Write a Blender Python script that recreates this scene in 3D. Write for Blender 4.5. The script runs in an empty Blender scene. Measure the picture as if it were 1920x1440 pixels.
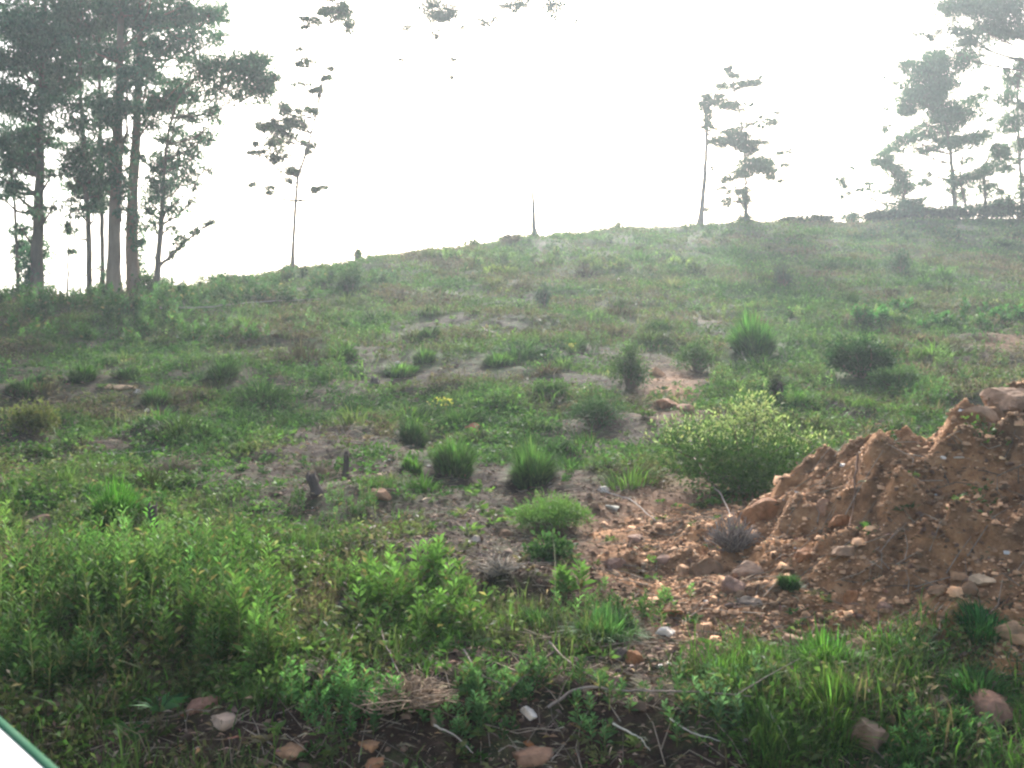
import bpy, math, random
import numpy as np
from mathutils import Vector

SC = bpy.context.scene
COL = SC.collection
R = math.radians
F = 1867.0                      # focal length in pixels of a 1920 px wide frame
CZ = 1.6                        # eye height

# ------------------------------------------------------------------ camera, sky, sun, exposure
cam_d = bpy.data.cameras.new('camera')
cam = bpy.data.objects.new('camera', cam_d); COL.objects.link(cam)
cam.location = (0, 0, CZ); cam.rotation_euler = (R(90), 0, 0)
cam_d.sensor_width = 36.0; cam_d.lens = 36.0 * F / 1920.0
cam_d.clip_start = 0.05; cam_d.clip_end = 6000
cam_d.dof.use_dof = True; cam_d.dof.focus_distance = 9.0; cam_d.dof.aperture_fstop = 14.0
SC.camera = cam

SUN_EL, SUN_AZ = 29.0, 6.0      # degrees; azimuth to the right of straight ahead (+Y)
w = bpy.data.worlds.new('World'); SC.world = w; w.use_nodes = True
nt = w.node_tree; nt.nodes.clear()
sky = nt.nodes.new('ShaderNodeTexSky'); sky.sky_type = 'NISHITA'; sky.sun_disc = False
sky.sun_elevation = R(SUN_EL); sky.sun_rotation = R(SUN_AZ)
sky.air_density = 1.0; sky.dust_density = 5.0; sky.ozone_density = 1.0; sky.altitude = 0
bg = nt.nodes.new('ShaderNodeBackground'); bg.inputs['Strength'].default_value = 0.15
wo = nt.nodes.new('ShaderNodeOutputWorld')
nt.links.new(sky.outputs[0], bg.inputs[0]); nt.links.new(bg.outputs[0], wo.inputs[0])

sl = bpy.data.lights.new('sun', 'SUN'); sl.energy = 3.4; sl.angle = R(2.0); sl.color = (1.0, 0.985, 0.95)
sun = bpy.data.objects.new('sun', sl); COL.objects.link(sun)
sd = Vector((math.sin(R(SUN_AZ)) * math.cos(R(SUN_EL)), math.cos(R(SUN_AZ)) * math.cos(R(SUN_EL)), math.sin(R(SUN_EL))))
sun.rotation_euler = sd.to_track_quat('Z', 'Y').to_euler(); sun.location = (0, 0, 30)

SC.view_settings.view_transform = 'Standard'; SC.view_settings.look = 'None'
SC.view_settings.gamma = 1.0; SC.view_settings.use_curve_mapping = False
SC.view_settings.exposure = 1.72
SC.render.engine = 'CYCLES'
SC.cycles.filter_width = 2.4    # the photograph is soft
SC.cycles.max_bounces = 6; SC.cycles.diffuse_bounces = 3; SC.cycles.transmission_bounces = 3
SC.cycles.volume_bounces = 0; SC.cycles.caustics_reflective = False; SC.cycles.caustics_refractive = False
SC.cycles.sample_clamp_indirect = 4.0

# ------------------------------------------------------------------ numpy helpers
rng = np.random.default_rng(7)

def hash2(ix, iy, seed):
    n = (ix.astype(np.int64) * 374761393 + iy.astype(np.int64) * 668265263 + seed * 974634777) & 0x7fffffff
    n = ((n ^ (n >> 13)) * 1274126177) & 0x7fffffff
    n = (n ^ (n >> 16)) & 0xffffff
    return n / float(0xffffff)

def vnoise(x, y, seed=0):
    x = np.asarray(x, float); y = np.asarray(y, float)
    ix = np.floor(x); iy = np.floor(y); fx = x - ix; fy = y - iy
    fx = fx * fx * (3 - 2 * fx); fy = fy * fy * (3 - 2 * fy)
    a = hash2(ix, iy, seed); b = hash2(ix + 1, iy, seed); c = hash2(ix, iy + 1, seed); d = hash2(ix + 1, iy + 1, seed)
    return (a * (1 - fx) + b * fx) * (1 - fy) + (c * (1 - fx) + d * fx) * fy

def fbm(x, y, seed=0, octv=4, lac=2.03, gain=0.5):
    s = 0; a = 1; t = 0
    for k in range(octv):
        s = s + a * vnoise(x + 17.3 * k, y - 9.1 * k, seed + k); t += a; a *= gain; x = x * lac; y = y * lac
    return s / t            # 0..1

class Pchip:
    def __init__(s, x, y):
        x = np.array(x, float); y = np.array(y, float); h = np.diff(x); dl = np.diff(y) / h
        m = np.zeros_like(y); m[0] = dl[0]; m[-1] = dl[-1]
        for i in range(1, len(x) - 1):
            if dl[i - 1] * dl[i] > 0:
                w1 = 2 * h[i] + h[i - 1]; w2 = h[i] + 2 * h[i - 1]
                m[i] = (w1 + w2) / (w1 / dl[i - 1] + w2 / dl[i])
        s.x, s.y, s.m = x, y, m
    def __call__(s, q):
        q = np.asarray(q, float); x, y, m = s.x, s.y, s.m
        i = np.clip(np.searchsorted(x, q) - 1, 0, len(x) - 2); h = x[i + 1] - x[i]; t = (q - x[i]) / h
        tc = np.clip(t, 0, 1)
        v = ((1 + 2 * tc) * (1 - tc) ** 2 * y[i] + tc * (1 - tc) ** 2 * h * m[i] + tc * tc * (3 - 2 * tc) * y[i + 1] + tc * tc * (tc - 1) * h * m[i + 1])
        v = v + np.where(t > 1, (t - 1) * h * m[-1], 0) + np.where(t < 0, t * h * m[0], 0)
        return v

# hillside profile (distance, height relative to the eye)
Z0 = Pchip([-200, -5, 2.2, 2.9, 3.6, 4.8, 7, 9.5, 15, 22, 33, 45, 60, 90],
           [-1.62, -1.61, -1.60, -1.56, -1.40, -1.23, -1.05, -0.76, 0.0, 1.41, 3.9, 7.0, 11.2, 19.6])
# ridge line of the hill: column -> row
RX = np.array([-900, 0, 150, 330, 430, 550, 700, 1000, 1170, 1320, 1400, 1600, 1920, 2900], float)
RV = np.array([600, 556, 561, 545, 528, 514, 487, 445, 431, 423, 417, 414, 412, 412], float)

def drop(t):
    t = np.maximum(t, 0)
    return np.where(t < 9, 0.035 * t * t, 0.035 * 81 + 0.63 * (t - 9))

UT = np.linspace(-1.0, 1.1, 85)
_yy = np.linspace(10, 110, 900); _zz = Z0(_yy)
RBT = []
for u in UT:
    target = (720 - np.interp(u * F + 960, RX, RV)) / F
    lo, hi = 12.0, 80.0
    for _ in range(40):
        mid = 0.5 * (lo + hi)
        if np.max((_zz - drop(_yy - mid)) / _yy) > target: hi = mid
        else: lo = mid
    RBT.append(lo)
RBT = np.array(RBT)
def ridge_y(px):
    """distance at which the hill meets the sky in column px"""
    rb = np.interp((px - 960) / F, UT, RBT); yy = np.linspace(rb, rb + 12, 200)
    return float(yy[np.argmax((Z0(yy) - drop(yy - rb)) / yy)])

def ground(x, y, micro=True):
    x = np.asarray(x, float); y = np.asarray(y, float)
    u = x / np.maximum(y, 8.0)
    rb = np.interp(np.clip(u, -1, 1.1), UT, RBT)
    z = Z0(np.minimum(y, 200)) - drop(np.minimum(y, 200) - rb)
    z = np.where(z < -8, -8 - 6 * (1 - np.exp((z + 8) / 6)), z)
    if micro:
        k = np.clip((y - 2.0) / 1.6, 0, 1)
        z = z + k * ((fbm(x / 2.4, y / 2.0, 3, 2) - .5) * .30 + (fbm(x / .95, y / .8, 7, 2) - .5) * .20 + (fbm(x / .45, y / .45, 11, 3) - .5) * .13 + (fbm(x / .13, y / .13, 21, 2) - .5) * .035)
        # eroded bank edge close to the viewer
        e = y + .45 * (fbm(x / .7, y * 0, 31, 3) - .5) * 2
        z = z - .16 * k * (1 - np.clip((e - 3.75) / .35, 0, 1))
    return z + CZ

MH = Pchip([.0, .7, 1.2, 1.6, 1.82, 2.0, 2.19, 2.34, 2.67, 3.12, 4.0, 6.0, 9.0, 11.0],
           [0, .07, .16, .28, .43, .62, .80, .76, .84, .97, 1.12, 1.1, .5, 0])
def mound_h(x, y):
    x = np.asarray(x, float); y = np.asarray(y, float)
    c = 6.3 + .25 * np.sin(x * 1.7)
    wob = (fbm(x / .8, y / .8, 41, 3) - .5) * .9
    t = np.where(y < c, (c - y - wob * .35) / 1.9, (y - c + wob * .3) / 1.6)
    p = 1 - np.clip(t, 0, 1); p = .5 * p + .5 * p * p * (3 - 2 * p)
    h = np.clip(MH(x), 0, 2) * p
    r = np.abs(fbm(x / .42, y / .42, 51, 3) - .5) * 2
    h = h * (1 + .0 * r) + np.clip(h * 3, 0, 1) * ((.5 - r) * .24 + (fbm(x / .17, y / .17, 53, 3) - .5) * .30 + (fbm(x / .05, y / .05, 55, 2) - .5) * .05)
    return h
def surf(x, y):
    """walkable top: ground or the mound on it"""
    return ground(x, y) + np.maximum(mound_h(x, y) - .05, 0)

def P(px, py, Y):
    """point at distance Y behind image point (px, py)"""
    return np.array([(px - 960) / F * Y, Y, CZ + (720 - py) / F * Y])
_ym = np.concatenate([np.geomspace(2.6, 70, 1500)])
def hit(px, py):
    """ground point seen at (px, py) of the photograph"""
    x = (px - 960) / F * _ym; z = CZ + (720 - py) / F * _ym
    g = surf(x, _ym); k = np.nonzero(g >= z)[0]
    if len(k) == 0:
        Y = ridge_y(px); X = (px - 960) / F * Y
        return X, Y, float(surf(X, Y))
    return float(x[k[0]]), float(_ym[k[0]]), float(g[k[0]])

# ------------------------------------------------------------------ mesh helpers
def rawmesh(name, V, Q, mats, tint=None, smooth=False, parent=None, extra=None):
    me = bpy.data.meshes.new(name)
    V = np.asarray(V, np.float32); Q = np.asarray(Q, np.int32); n = Q.shape[1]
    me.vertices.add(len(V)); me.vertices.foreach_set('co', V.ravel())
    me.loops.add(Q.size); me.loops.foreach_set('vertex_index', Q.ravel())
    me.polygons.add(len(Q)); me.polygons.foreach_set('loop_start', np.arange(0, Q.size, n, dtype=np.int32))
    me.polygons.foreach_set('loop_total', np.full(len(Q), n, np.int32))
    if smooth: me.polygons.foreach_set('use_smooth', np.ones(len(Q), bool))
    for m in (mats if isinstance(mats, (list, tuple)) else [mats]): me.materials.append(m)
    if tint is not None:
        a = me.color_attributes.new('tint', 'FLOAT_COLOR', 'POINT')
        c = np.ones((len(V), 4), np.float32); c[:, :3] = tint; a.data.foreach_set('color', c.ravel())
    if extra:
        for k, v in extra.items():
            a = me.attributes.new(k, 'FLOAT', 'POINT'); a.data.foreach_set('value', np.asarray(v, np.float32))
    me.update(); me.validate()
    o = bpy.data.objects.new(name, me); COL.objects.link(o)
    if parent is not None: o.parent = parent
    return o

class Acc:
    """collects quads of one object"""
    def __init__(s): s.V = []; s.Q = []; s.C = []; s.n = 0
    def add(s, V, Q, C):
        V = np.asarray(V, float); s.V.append(V); s.Q.append(np.asarray(Q) + s.n)
        C = np.asarray(C, float); s.C.append(np.broadcast_to(C, V.shape) if C.ndim == 1 else C); s.n += len(V)
    def build(s, name, mat, parent=None, origin=None, smooth=False):
        V = np.concatenate(s.V); 
        if origin is not None and parent is None: V = V - np.asarray(origin)
        if parent is not None: V = V - np.array(parent.location)
        o = rawmesh(name, V, np.concatenate(s.Q), mat, np.concatenate(s.C), smooth, parent)
        if origin is not None and parent is None: o.location = origin
        return o

def unit(v): return v / np.maximum(np.linalg.norm(v, axis=-1, keepdims=True), 1e-9)

def leaves(acc, pos, dirs, L, W, col, droop=0.15, bend=None):
    """rhombic leaves: base at pos, pointing along dirs"""
    n = len(pos); d = unit(dirs)
    r = unit(rng.normal(size=(n, 3))); s = unit(np.cross(d, r))
    L = np.broadcast_to(np.asarray(L, float), (n,))[:, None]; W = np.broadcast_to(np.asarray(W, float), (n,))[:, None]
    up = np.array([0, 0, 1.0])
    mid = pos + d * L * .45 + up * L * .05
    tip = pos + d * L - up * L * droop
    V = np.stack([pos, mid + s * W * .5, tip, mid - s * W * .5], 1).reshape(-1, 3)
    Q = np.arange(4 * n).reshape(n, 4)
    acc.add(V, Q, np.repeat(col, 4, 0) if np.ndim(col) == 2 else np.asarray(col))

def blades(acc, pos, az, H, lean, W, col):
    """grass blades: three cross-sections, bending outwards"""
    n = len(pos); H = np.broadcast_to(H, (n,))[:, None]; W = np.broadcast_to(W, (n,))[:, None]; lean = np.broadcast_to(lean, (n,))[:, None]
    o = np.stack([np.cos(az), np.sin(az), 0 * az], 1); s = np.stack([-np.sin(az + rng.normal(0, .6, n)), np.cos(az), 0 * az], 1); s = unit(s)
    up = np.array([0, 0, 1.0])
    m = pos + up * H * .55 + o * H * lean * .3
    t = pos + up * H * (1 - .25 * np.minimum(lean, 2)) + o * H * lean
    V = np.stack([pos - s * W / 2, pos + s * W / 2, m + s * W * .4, m - s * W * .4, t + s * W * .06, t - s * W * .06], 1).reshape(-1, 3)
    b = np.arange(n)[:, None] * 6
    Q = np.concatenate([b + [0, 1, 2, 3], b + [3, 2, 4, 5]])
    acc.add(V, Q, np.repeat(col, 6, 0) if np.ndim(col) == 2 else np.asarray(col))

def tube(acc, pts, rad, col, seg=6, rough=0.0):
    pts = np.asarray(pts, float); n = len(pts); rad = np.broadcast_to(np.asarray(rad, float), (n,))
    t = np.gradient(pts, axis=0); t = unit(t)
    ref = np.array([0.31, 0.92, 0.13]) if abs(t[0][2]) > .6 else np.array([0.1, 0.2, 1.0])
    a = unit(np.cross(t, ref)); b = unit(np.cross(t, a))
    ang = np.linspace(0, 2 * np.pi, seg, endpoint=False)
    rr = rad[:, None] * (1 + rough * rng.normal(size=(n, seg)))
    V = pts[:, None, :] + rr[..., None] * (np.cos(ang)[None, :, None] * a[:, None, :] + np.sin(ang)[None, :, None] * b[:, None, :])
    V = V.reshape(-1, 3); Q = []
    for i in range(n - 1):
        for j in range(seg):
            k = (j + 1) % seg; Q.append((i * seg + j, i * seg + k, (i + 1) * seg + k, (i + 1) * seg + j))
    # end caps as quads (fan pairs)
    for base in (0, (n - 1) * seg):
        for j in range(1, seg - 2, 2): Q.append((base, base + j, base + j + 1, base + j + 2))
        if seg % 2: Q.append((base, base + seg - 2, base + seg - 1, base + seg - 1))
    Q = [q for q in Q if len(set(q)) == 4]
    acc.add(V, np.array(Q), col)

def smooth_path(ctrl, n=14):
    c = np.asarray(ctrl, float); k = np.arange(len(c)); t = np.linspace(0, len(c) - 1, n)
    return np.stack([Pchip(k, c[:, i])(t) for i in range(c.shape[1])], 1)

def box(name, lo, hi, mat):
    lo = np.array(lo, float); hi = np.array(hi, float)
    V = np.array([[(lo, hi)[i][0], (lo, hi)[j][1], (lo, hi)[k][2]] for i in (0, 1) for j in (0, 1) for k in (0, 1)])
    return rawmesh(name, V, [[0, 1, 3, 2], [4, 6, 7, 5], [0, 4, 5, 1], [2, 3, 7, 6], [0, 2, 6, 4], [1, 5, 7, 3]], mat)

def jitter_col(base, n, h=.12, v=.25):
    base = np.asarray(base, float)
    g = np.exp(rng.normal(0, v, (n, 1))); c = base * g
    c = c * np.exp(rng.normal(0, h, (n, 3)))
    return np.clip(c, .004, .75)

# ------------------------------------------------------------------ things and tags
def tag(o, label, cat, group=None, kind=None):
    if label: o['label'] = label
    if cat: o['category'] = cat
    if group: o['group'] = group
    if kind: o['kind'] = kind
    return o
def thing(name, loc, label, cat, group=None):
    o = bpy.data.objects.new(name, None); COL.objects.link(o); o.location = loc; o.empty_display_size = .2
    return tag(o, label, cat, group)

# ------------------------------------------------------------------ materials
def newmat(name):
    m = bpy.data.materials.new(name); m.use_nodes = True; t = m.node_tree; t.nodes.clear()
    return m, t, t.nodes, t.links
def leaf_mat(name, trans=.45, rough=.45, spec=.4, tcol=(1.25, 1.3, .55)):
    m, t, N, Lk = newmat(name)
    at = N.new('ShaderNodeAttribute'); at.attribute_name = 'tint'
    tc = N.new('ShaderNodeTexCoord'); no = N.new('ShaderNodeTexNoise'); no.inputs['Scale'].default_value = 9; no.inputs['Detail'].default_value = 2
    Lk.new(tc.outputs['Object'], no.inputs['Vector'])
    mr = N.new('ShaderNodeMapRange'); mr.inputs['To Min'].default_value = .7; mr.inputs['To Max'].default_value = 1.3; Lk.new(no.outputs['Fac'], mr.inputs['Value'])
    mul = N.new('ShaderNodeVectorMath'); mul.operation = 'SCALE'; Lk.new(at.outputs['Color'], mul.inputs[0]); Lk.new(mr.outputs[0], mul.inputs['Scale'])
    p = N.new('ShaderNodeBsdfPrincipled'); p.inputs['Roughness'].default_value = rough; p.inputs['Specular IOR Level'].default_value = spec
    Lk.new(mul.outputs[0], p.inputs['Base Color'])
    tm = N.new('ShaderNodeVectorMath'); tm.operation = 'MULTIPLY'; tm.inputs[1].default_value = tcol; Lk.new(mul.outputs[0], tm.inputs[0])
    tr = N.new('ShaderNodeBsdfTranslucent'); Lk.new(tm.outputs[0], tr.inputs['Color'])
    mx = N.new('ShaderNodeMixShader'); mx.inputs[0].default_value = trans
    Lk.new(p.outputs[0], mx.inputs[1]); Lk.new(tr.outputs[0], mx.inputs[2])
    o = N.new('ShaderNodeOutputMaterial'); Lk.new(mx.outputs[0], o.inputs['Surface'])
    return m
def solid_mat(name, rough=.85, spec=.2, scale=14, bump=.6, lo=.6, hi=1.4, vscale=None):
    m, t, N, Lk = newmat(name)
    at = N.new('ShaderNodeAttribute'); at.attribute_name = 'tint'
    tc = N.new('ShaderNodeTexCoord'); mp = N.new('ShaderNodeMapping'); Lk.new(tc.outputs['Object'], mp.inputs['Vector'])
    if vscale: mp.inputs['Scale'].default_value = vscale
    no = N.new('ShaderNodeTexNoise'); no.inputs['Scale'].default_value = scale; no.inputs['Detail'].default_value = 6; no.inputs['Roughness'].default_value = .65
    Lk.new(mp.outputs[0], no.inputs['Vector'])
    mr = N.new('ShaderNodeMapRange'); mr.inputs['From Min'].default_value = .25; mr.inputs['From Max'].default_value = .75
    mr.inputs['To Min'].default_value = lo; mr.inputs['To Max'].default_value = hi; Lk.new(no.outputs['Fac'], mr.inputs['Value'])
    mul = N.new('ShaderNodeVectorMath'); mul.operation = 'SCALE'; Lk.new(at.outputs['Color'], mul.inputs[0]); Lk.new(mr.outputs[0], mul.inputs['Scale'])
    p = N.new('ShaderNodeBsdfPrincipled'); p.inputs['Roughness'].default_value = rough; p.inputs['Specular IOR Level'].default_value = spec
    Lk.new(mul.outputs[0], p.inputs['Base Color'])
    b = N.new('ShaderNodeBump'); b.inputs['Strength'].default_value = bump; b.inputs['Distance'].default_value = .02
    Lk.new(no.outputs['Fac'], b.inputs['Height']); Lk.new(b.outputs[0], p.inputs['Normal'])
    o = N.new('ShaderNodeOutputMaterial'); Lk.new(p.outputs[0], o.inputs['Surface'])
    return m
M_LEAF = leaf_mat('leaf', .40, .6, .07, (1.0, 1.15, .8))
M_GRASS = leaf_mat('grass_blade', .42, .65, .08, (1.0, 1.15, .75))
M_TREELEAF = leaf_mat('tree_leaf', .52, .5, .25, (1.1, 1.15, .8))
M_BARK = solid_mat('bark', .9, .1, 6, .8, .55, 1.4, (1, 1, .25))
M_STONE = solid_mat('stone', .9, .12, 12, .9, .45, 1.5)
M_TWIG = solid_mat('twig', .95, .03, 30, .4)

def soil_mat(name, base):
    """base: 'hill' mixes moss, litter and soil by the cover attribute, 'mound' is loose orange earth"""
    m, t, N, Lk = newmat(name)
    tc = N.new('ShaderNodeTexCoord')
    def noise(sc, det=5, rough=.6):
        n = N.new('ShaderNodeTexNoise'); n.inputs['Scale'].default_value = sc; n.inputs['Detail'].default_value = det; n.inputs['Roughness'].default_value = rough
        Lk.new(tc.outputs['Object'], n.inputs['Vector']); return n.outputs['Fac']
    def ramp(f, cols):
        r = N.new('ShaderNodeValToRGB'); e = r.color_ramp.elements
        while len(e) > 1: e.remove(e[-1])
        e[0].position, e[0].color = cols[0][0], (*cols[0][1], 1)
        for p_, c_ in cols[1:]: q = e.new(p_); q.color = (*c_, 1)
        Lk.new(f, r.inputs[0]); return r.outputs[0]
    def mix(f, a, b):
        x = N.new('ShaderNodeMix'); x.data_type = 'RGBA'; Lk.new(f, x.inputs[0]); Lk.new(a, x.inputs[6]); Lk.new(b, x.inputs[7]); return x.outputs[2]
    nA, nB, nC = noise(1.3, 6), noise(9, 6, .7), noise(55, 4, .7)
    if base == 'hill':
        dark = ramp(nB, [(.3, (.016, .010, .008)), (.48, (.038, .023, .016)), (.62, (.062, .039, .027)), (.78, (.11, .078, .052))])
        green = ramp(nB, [(.3, (.022, .036, .014)), (.5, (.055, .085, .028)), (.65, (.095, .12, .040)), (.8, (.16, .14, .07))])
        at = N.new('ShaderNodeAttribute'); at.attribute_name = 'cover'
        ad = N.new('ShaderNodeMath'); ad.operation = 'ADD'; Lk.new(at.outputs['Fac'], ad.inputs[0])
        s = N.new('ShaderNodeMapRange'); s.inputs['From Min'].default_value = .35; s.inputs['From Max'].default_value = .65; s.inputs['To Min'].default_value = -.45; s.inputs['To Max'].default_value = .45
        Lk.new(noise(5, 5, .7), s.inputs['Value']); Lk.new(s.outputs[0], ad.inputs[1]); ad.use_clamp = True
        c = mix(ad.outputs[0], dark, green)
        ao = N.new('ShaderNodeAttribute'); ao.attribute_name = 'orange'
        orange = ramp(nB, [(.3, (.10, .045, .022)), (.5, (.24, .12, .06)), (.7, (.36, .21, .12))])
        om = N.new('ShaderNodeMath'); om.operation = 'MULTIPLY'; Lk.new(ao.outputs['Fac'], om.inputs[0]); om.inputs[1].default_value = 1; om.use_clamp = True
        c = mix(om.outputs[0], c, orange)
    else:
        c = ramp(nB, [(.25, (.055, .028, .016)), (.40, (.20, .10, .048)), (.54, (.33, .175, .085)), (.75, (.45, .27, .145))])
        c2 = ramp(nA, [(.38, (.50, .52, .56)), (.52, (1.0, .95, .9)), (.66, (1.25, 1.15, 1.0))])
        x = N.new('ShaderNodeMix'); x.data_type = 'RGBA'; x.blend_type = 'MULTIPLY'; x.inputs[0].default_value = 1
        Lk.new(c, x.inputs[6]); Lk.new(c2, x.inputs[7]); c = x.outputs[2]
    p = N.new('ShaderNodeBsdfPrincipled'); p.inputs['Roughness'].default_value = .95; p.inputs['Specular IOR Level'].default_value = .12
    Lk.new(c, p.inputs['Base Color'])
    sm = N.new('ShaderNodeMath'); sm.operation = 'ADD'; Lk.new(nB, sm.inputs[0]); Lk.new(nC, sm.inputs[1])
    b = N.new('ShaderNodeBump'); b.inputs['Strength'].default_value = .8; b.inputs['Distance'].default_value = .04
    Lk.new(sm.outputs[0], b.inputs['Height']); Lk.new(b.outputs[0], p.inputs['Normal'])
    o = N.new('ShaderNodeOutputMaterial'); Lk.new(p.outputs[0], o.inputs['Surface'])
    return m
M_HILL = soil_mat('hill_soil', 'hill'); M_MOUND = soil_mat('mound_soil', 'mound')

# ------------------------------------------------------------------ what grows where (as seen in the photograph, kept in ground coordinates)
def seen(x, y, z):
    yy = np.maximum(y, .5); return 960 + x / yy * F, 720 - (z - CZ) / yy * F
# px, py, rx, ry, amount: + more green, - bare soil
PATCH = [(900, 1025, 190, 60, -.9), (1180, 1050, 230, 70, -.8), (1020, 930, 420, 40, -.35), (560, 870, 330, 45, -.12), (1000, 850, 220, 30, -.2),
         (600, 1390, 420, 75, -.8), (330, 1400, 200, 60, -.5), (1350, 1190, 300, 60, -.6), (1260, 1000, 160, 60, -.7), (830, 710, 130, 10, -.15),
         (1000, 625, 120, 8, -.1), (300, 850, 200, 30, -.2), (250, 720, 260, 18, -.2), (1260, 730, 70, 50, -.9), (1300, 600, 80, 6, -.3),
         (1450, 770, 60, 30, -.4), (1880, 640, 60, 14, -.4), (1100, 800, 120, 22, -.4), (850, 1300, 160, 50, -.3), (760, 1370, 200, 60, -.3), (560, 960, 90, 40, -.5),
         (1640, 575, 220, 45, .5), (1500, 680, 200, 60, .35), (250, 1100, 330, 190, .8), (130, 930, 170, 50, .6), (1500, 1330, 300, 90, .35), (1800, 1330, 150, 120, .3), (850, 1290, 260, 70, -.5),
         (1850, 1180, 120, 60, .4), (1080, 1150, 190, 60, .4), (780, 1130, 160, 90, .4), (620, 1090, 90, 60, .3), (1350, 870, 190, 80, .6), (1700, 720, 230, 50, .4), (1250, 520, 300, 30, .3), (300, 600, 300, 35, .2)]
def cover(x, y, z):
    px, py = seen(x, y, z)
    c = .40 + 1.4 * (fbm(x / 1.1, y / 1.5, 61, 4) - .5) + .5 * (fbm(x / .35, y / .4, 67, 3) - .5) + .12 * np.clip((y - 18) / 20, 0, 1)
    for a, b, rx, ry, k in PATCH:
        d = ((px - a) / rx) ** 2 + ((py - b) / ry) ** 2
        c = c + k * np.exp(-d * .9) * (y > 2.5)
    return np.clip(c, 0, 1)
def orange(x, y, z):
    px, py = seen(x, y, z); o = 0 * px
    for a, b, rx, ry, k in [(1260, 735, 60, 45, 1), (1480, 1080, 220, 120, 1), (1300, 600, 60, 4, .2), (1880, 640, 60, 20, .7), (1350, 1160, 170, 50, .6), (1230, 1020, 150, 90, .8), (1380, 1000, 150, 80, .9), (1180, 860, 80, 20, .2)]:
        o = o + k * np.exp(-(((px - a) / rx) ** 2 + ((py - b) / ry) ** 2))
    return np.clip(o * (y > 2.5) * (.3 + 1.4 * fbm(x / .3, y / .3, 71, 3)), 0, 1)

# ------------------------------------------------------------------ ground sheet
ys = np.concatenate([np.linspace(-60, 2.2, 40), np.geomspace(2.3, 60, 720), np.geomspace(61, 1500, 40)])
ss = np.linspace(-1, 1, 600)
Sx = (ss + 8 * ss ** 7)
W_ = 4 + .75 * np.maximum(ys, 0)
X = Sx[None, :] * W_[:, None]; Y = np.repeat(ys[:, None], len(ss), 1)
Z = ground(X, Y)
nr, nc = X.shape
idx = np.arange(nr * nc).reshape(nr, nc)
Q = np.stack([idx[:-1, :-1], idx[:-1, 1:], idx[1:, 1:], idx[1:, :-1]], -1).reshape(-1, 4)
cv = cover(X, Y, Z); og = orange(X, Y, Z)
g = rawmesh('ground', np.stack([X, Y, Z], -1).reshape(-1, 3), Q, M_HILL, None, True, None, {'cover': (cv + .22 * np.clip((Y - 9) / 10, 0, 1)).ravel(), 'orange': og.ravel()})
g['kind'] = 'structure'

# ------------------------------------------------------------------ dirt mound at the right
mx = np.arange(.05, 11.0, .022); my = np.arange(4.2, 8.6, .022)
MX, MY = np.meshgrid(mx, my); hh = mound_h(MX, MY); gz = ground(MX, MY)
top = gz + hh - .05
idx = np.arange(MX.size).reshape(MX.shape)
Qm = np.stack([idx[:-1, :-1], idx[:-1, 1:], idx[1:, 1:], idx[1:, :-1]], -1)
keep = (hh[:-1, :-1] > .012) | (hh[1:, 1:] > .012)
Qm = Qm[keep]
used = np.unique(Qm); remap = -np.ones(MX.size, int); remap[used] = np.arange(len(used))
Vm = np.stack([MX, MY, top], -1).reshape(-1, 3)[used]
# skirt / bottom: a copy of the sheet below the ground makes it a closed lump
Vb = Vm.copy(); Vb[:, 2] = gz.reshape(-1)[used] - .25
Vall = np.concatenate([Vm, Vb]); o0 = np.array([3.2, 6.3, float(ground(3.2, 6.3))])
md = rawmesh('dirt_mound', Vall - o0, np.concatenate([remap[Qm], remap[Qm][:, ::-1] + len(Vm)]), M_MOUND, None, True)
md.location = o0
tag(md, 'long heap of loose orange brown earth and rubble rising at the right edge', 'dirt mound')

# ------------------------------------------------------------------ stones
def stone_mesh(acc, c, r, col, seed, flat=.65, yaw=None):
    rs = np.random.default_rng(seed); k = 7
    n = 9; col = np.asarray(col) * [.84, .76, .68]
    # cube-sphere with faceted displacement
    lin = np.linspace(-1, 1, n)
    V = []; Qs = []; base = 0
    for ax in range(3):
        for sg in (-1, 1):
            a, b = np.meshgrid(lin, lin); c3 = np.full_like(a, sg)
            comp = [None] * 3; comp[ax] = c3; comp[(ax + 1) % 3] = a * sg; comp[(ax + 2) % 3] = b
            V.append(np.stack(comp, -1).reshape(-1, 3)); ii = np.arange(n * n).reshape(n, n) + base
            Qs.append(np.stack([ii[:-1, :-1], ii[:-1, 1:], ii[1:, 1:], ii[1:, :-1]], -1).reshape(-1, 4)); base += n * n
    V = np.concatenate(V); Qs = np.concatenate(Qs); d = unit(V)
    rad = np.full(len(d), 1.0)
    for _ in range(k + 4):                                  # cut flat faces
        nrm = unit(rs.normal(size=3)); off = rs.uniform(.46, .74); dot = d @ nrm
        rad = np.where(dot * rad > off, off / np.maximum(dot, .05), rad)
    rad = rad * (.86 + .28 * (fbm(d[:, 0] * 1.9 + seed, d[:, 1] * 1.9 + d[:, 2] * 1.3, seed, 3)))
    S = np.array([1.0, rs.uniform(.7, 1.0), flat]) * r
    p = d * rad[:, None] * S
    yaw = rs.uniform(0, 6.28) if yaw is None else yaw; tl = rs.normal(0, .12)
    ca, sa = math.cos(yaw), math.sin(yaw); p = p @ np.array([[1, 0, 0], [0, math.cos(tl), math.sin(tl)], [0, -math.sin(tl), math.cos(tl)]])
    p = p @ np.array([[ca, sa, 0], [-sa, ca, 0], [0, 0, 1]])
    acc.add(p + np.asarray(c), Qs, col)

TAN, ORG, PNK, GRY, WHT, RED = (.21, .135, .085), (.26, .125, .06), (.25, .16, .125), (.125, .105, .090), (.70, .66, .60), (.24, .09, .05)
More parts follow.
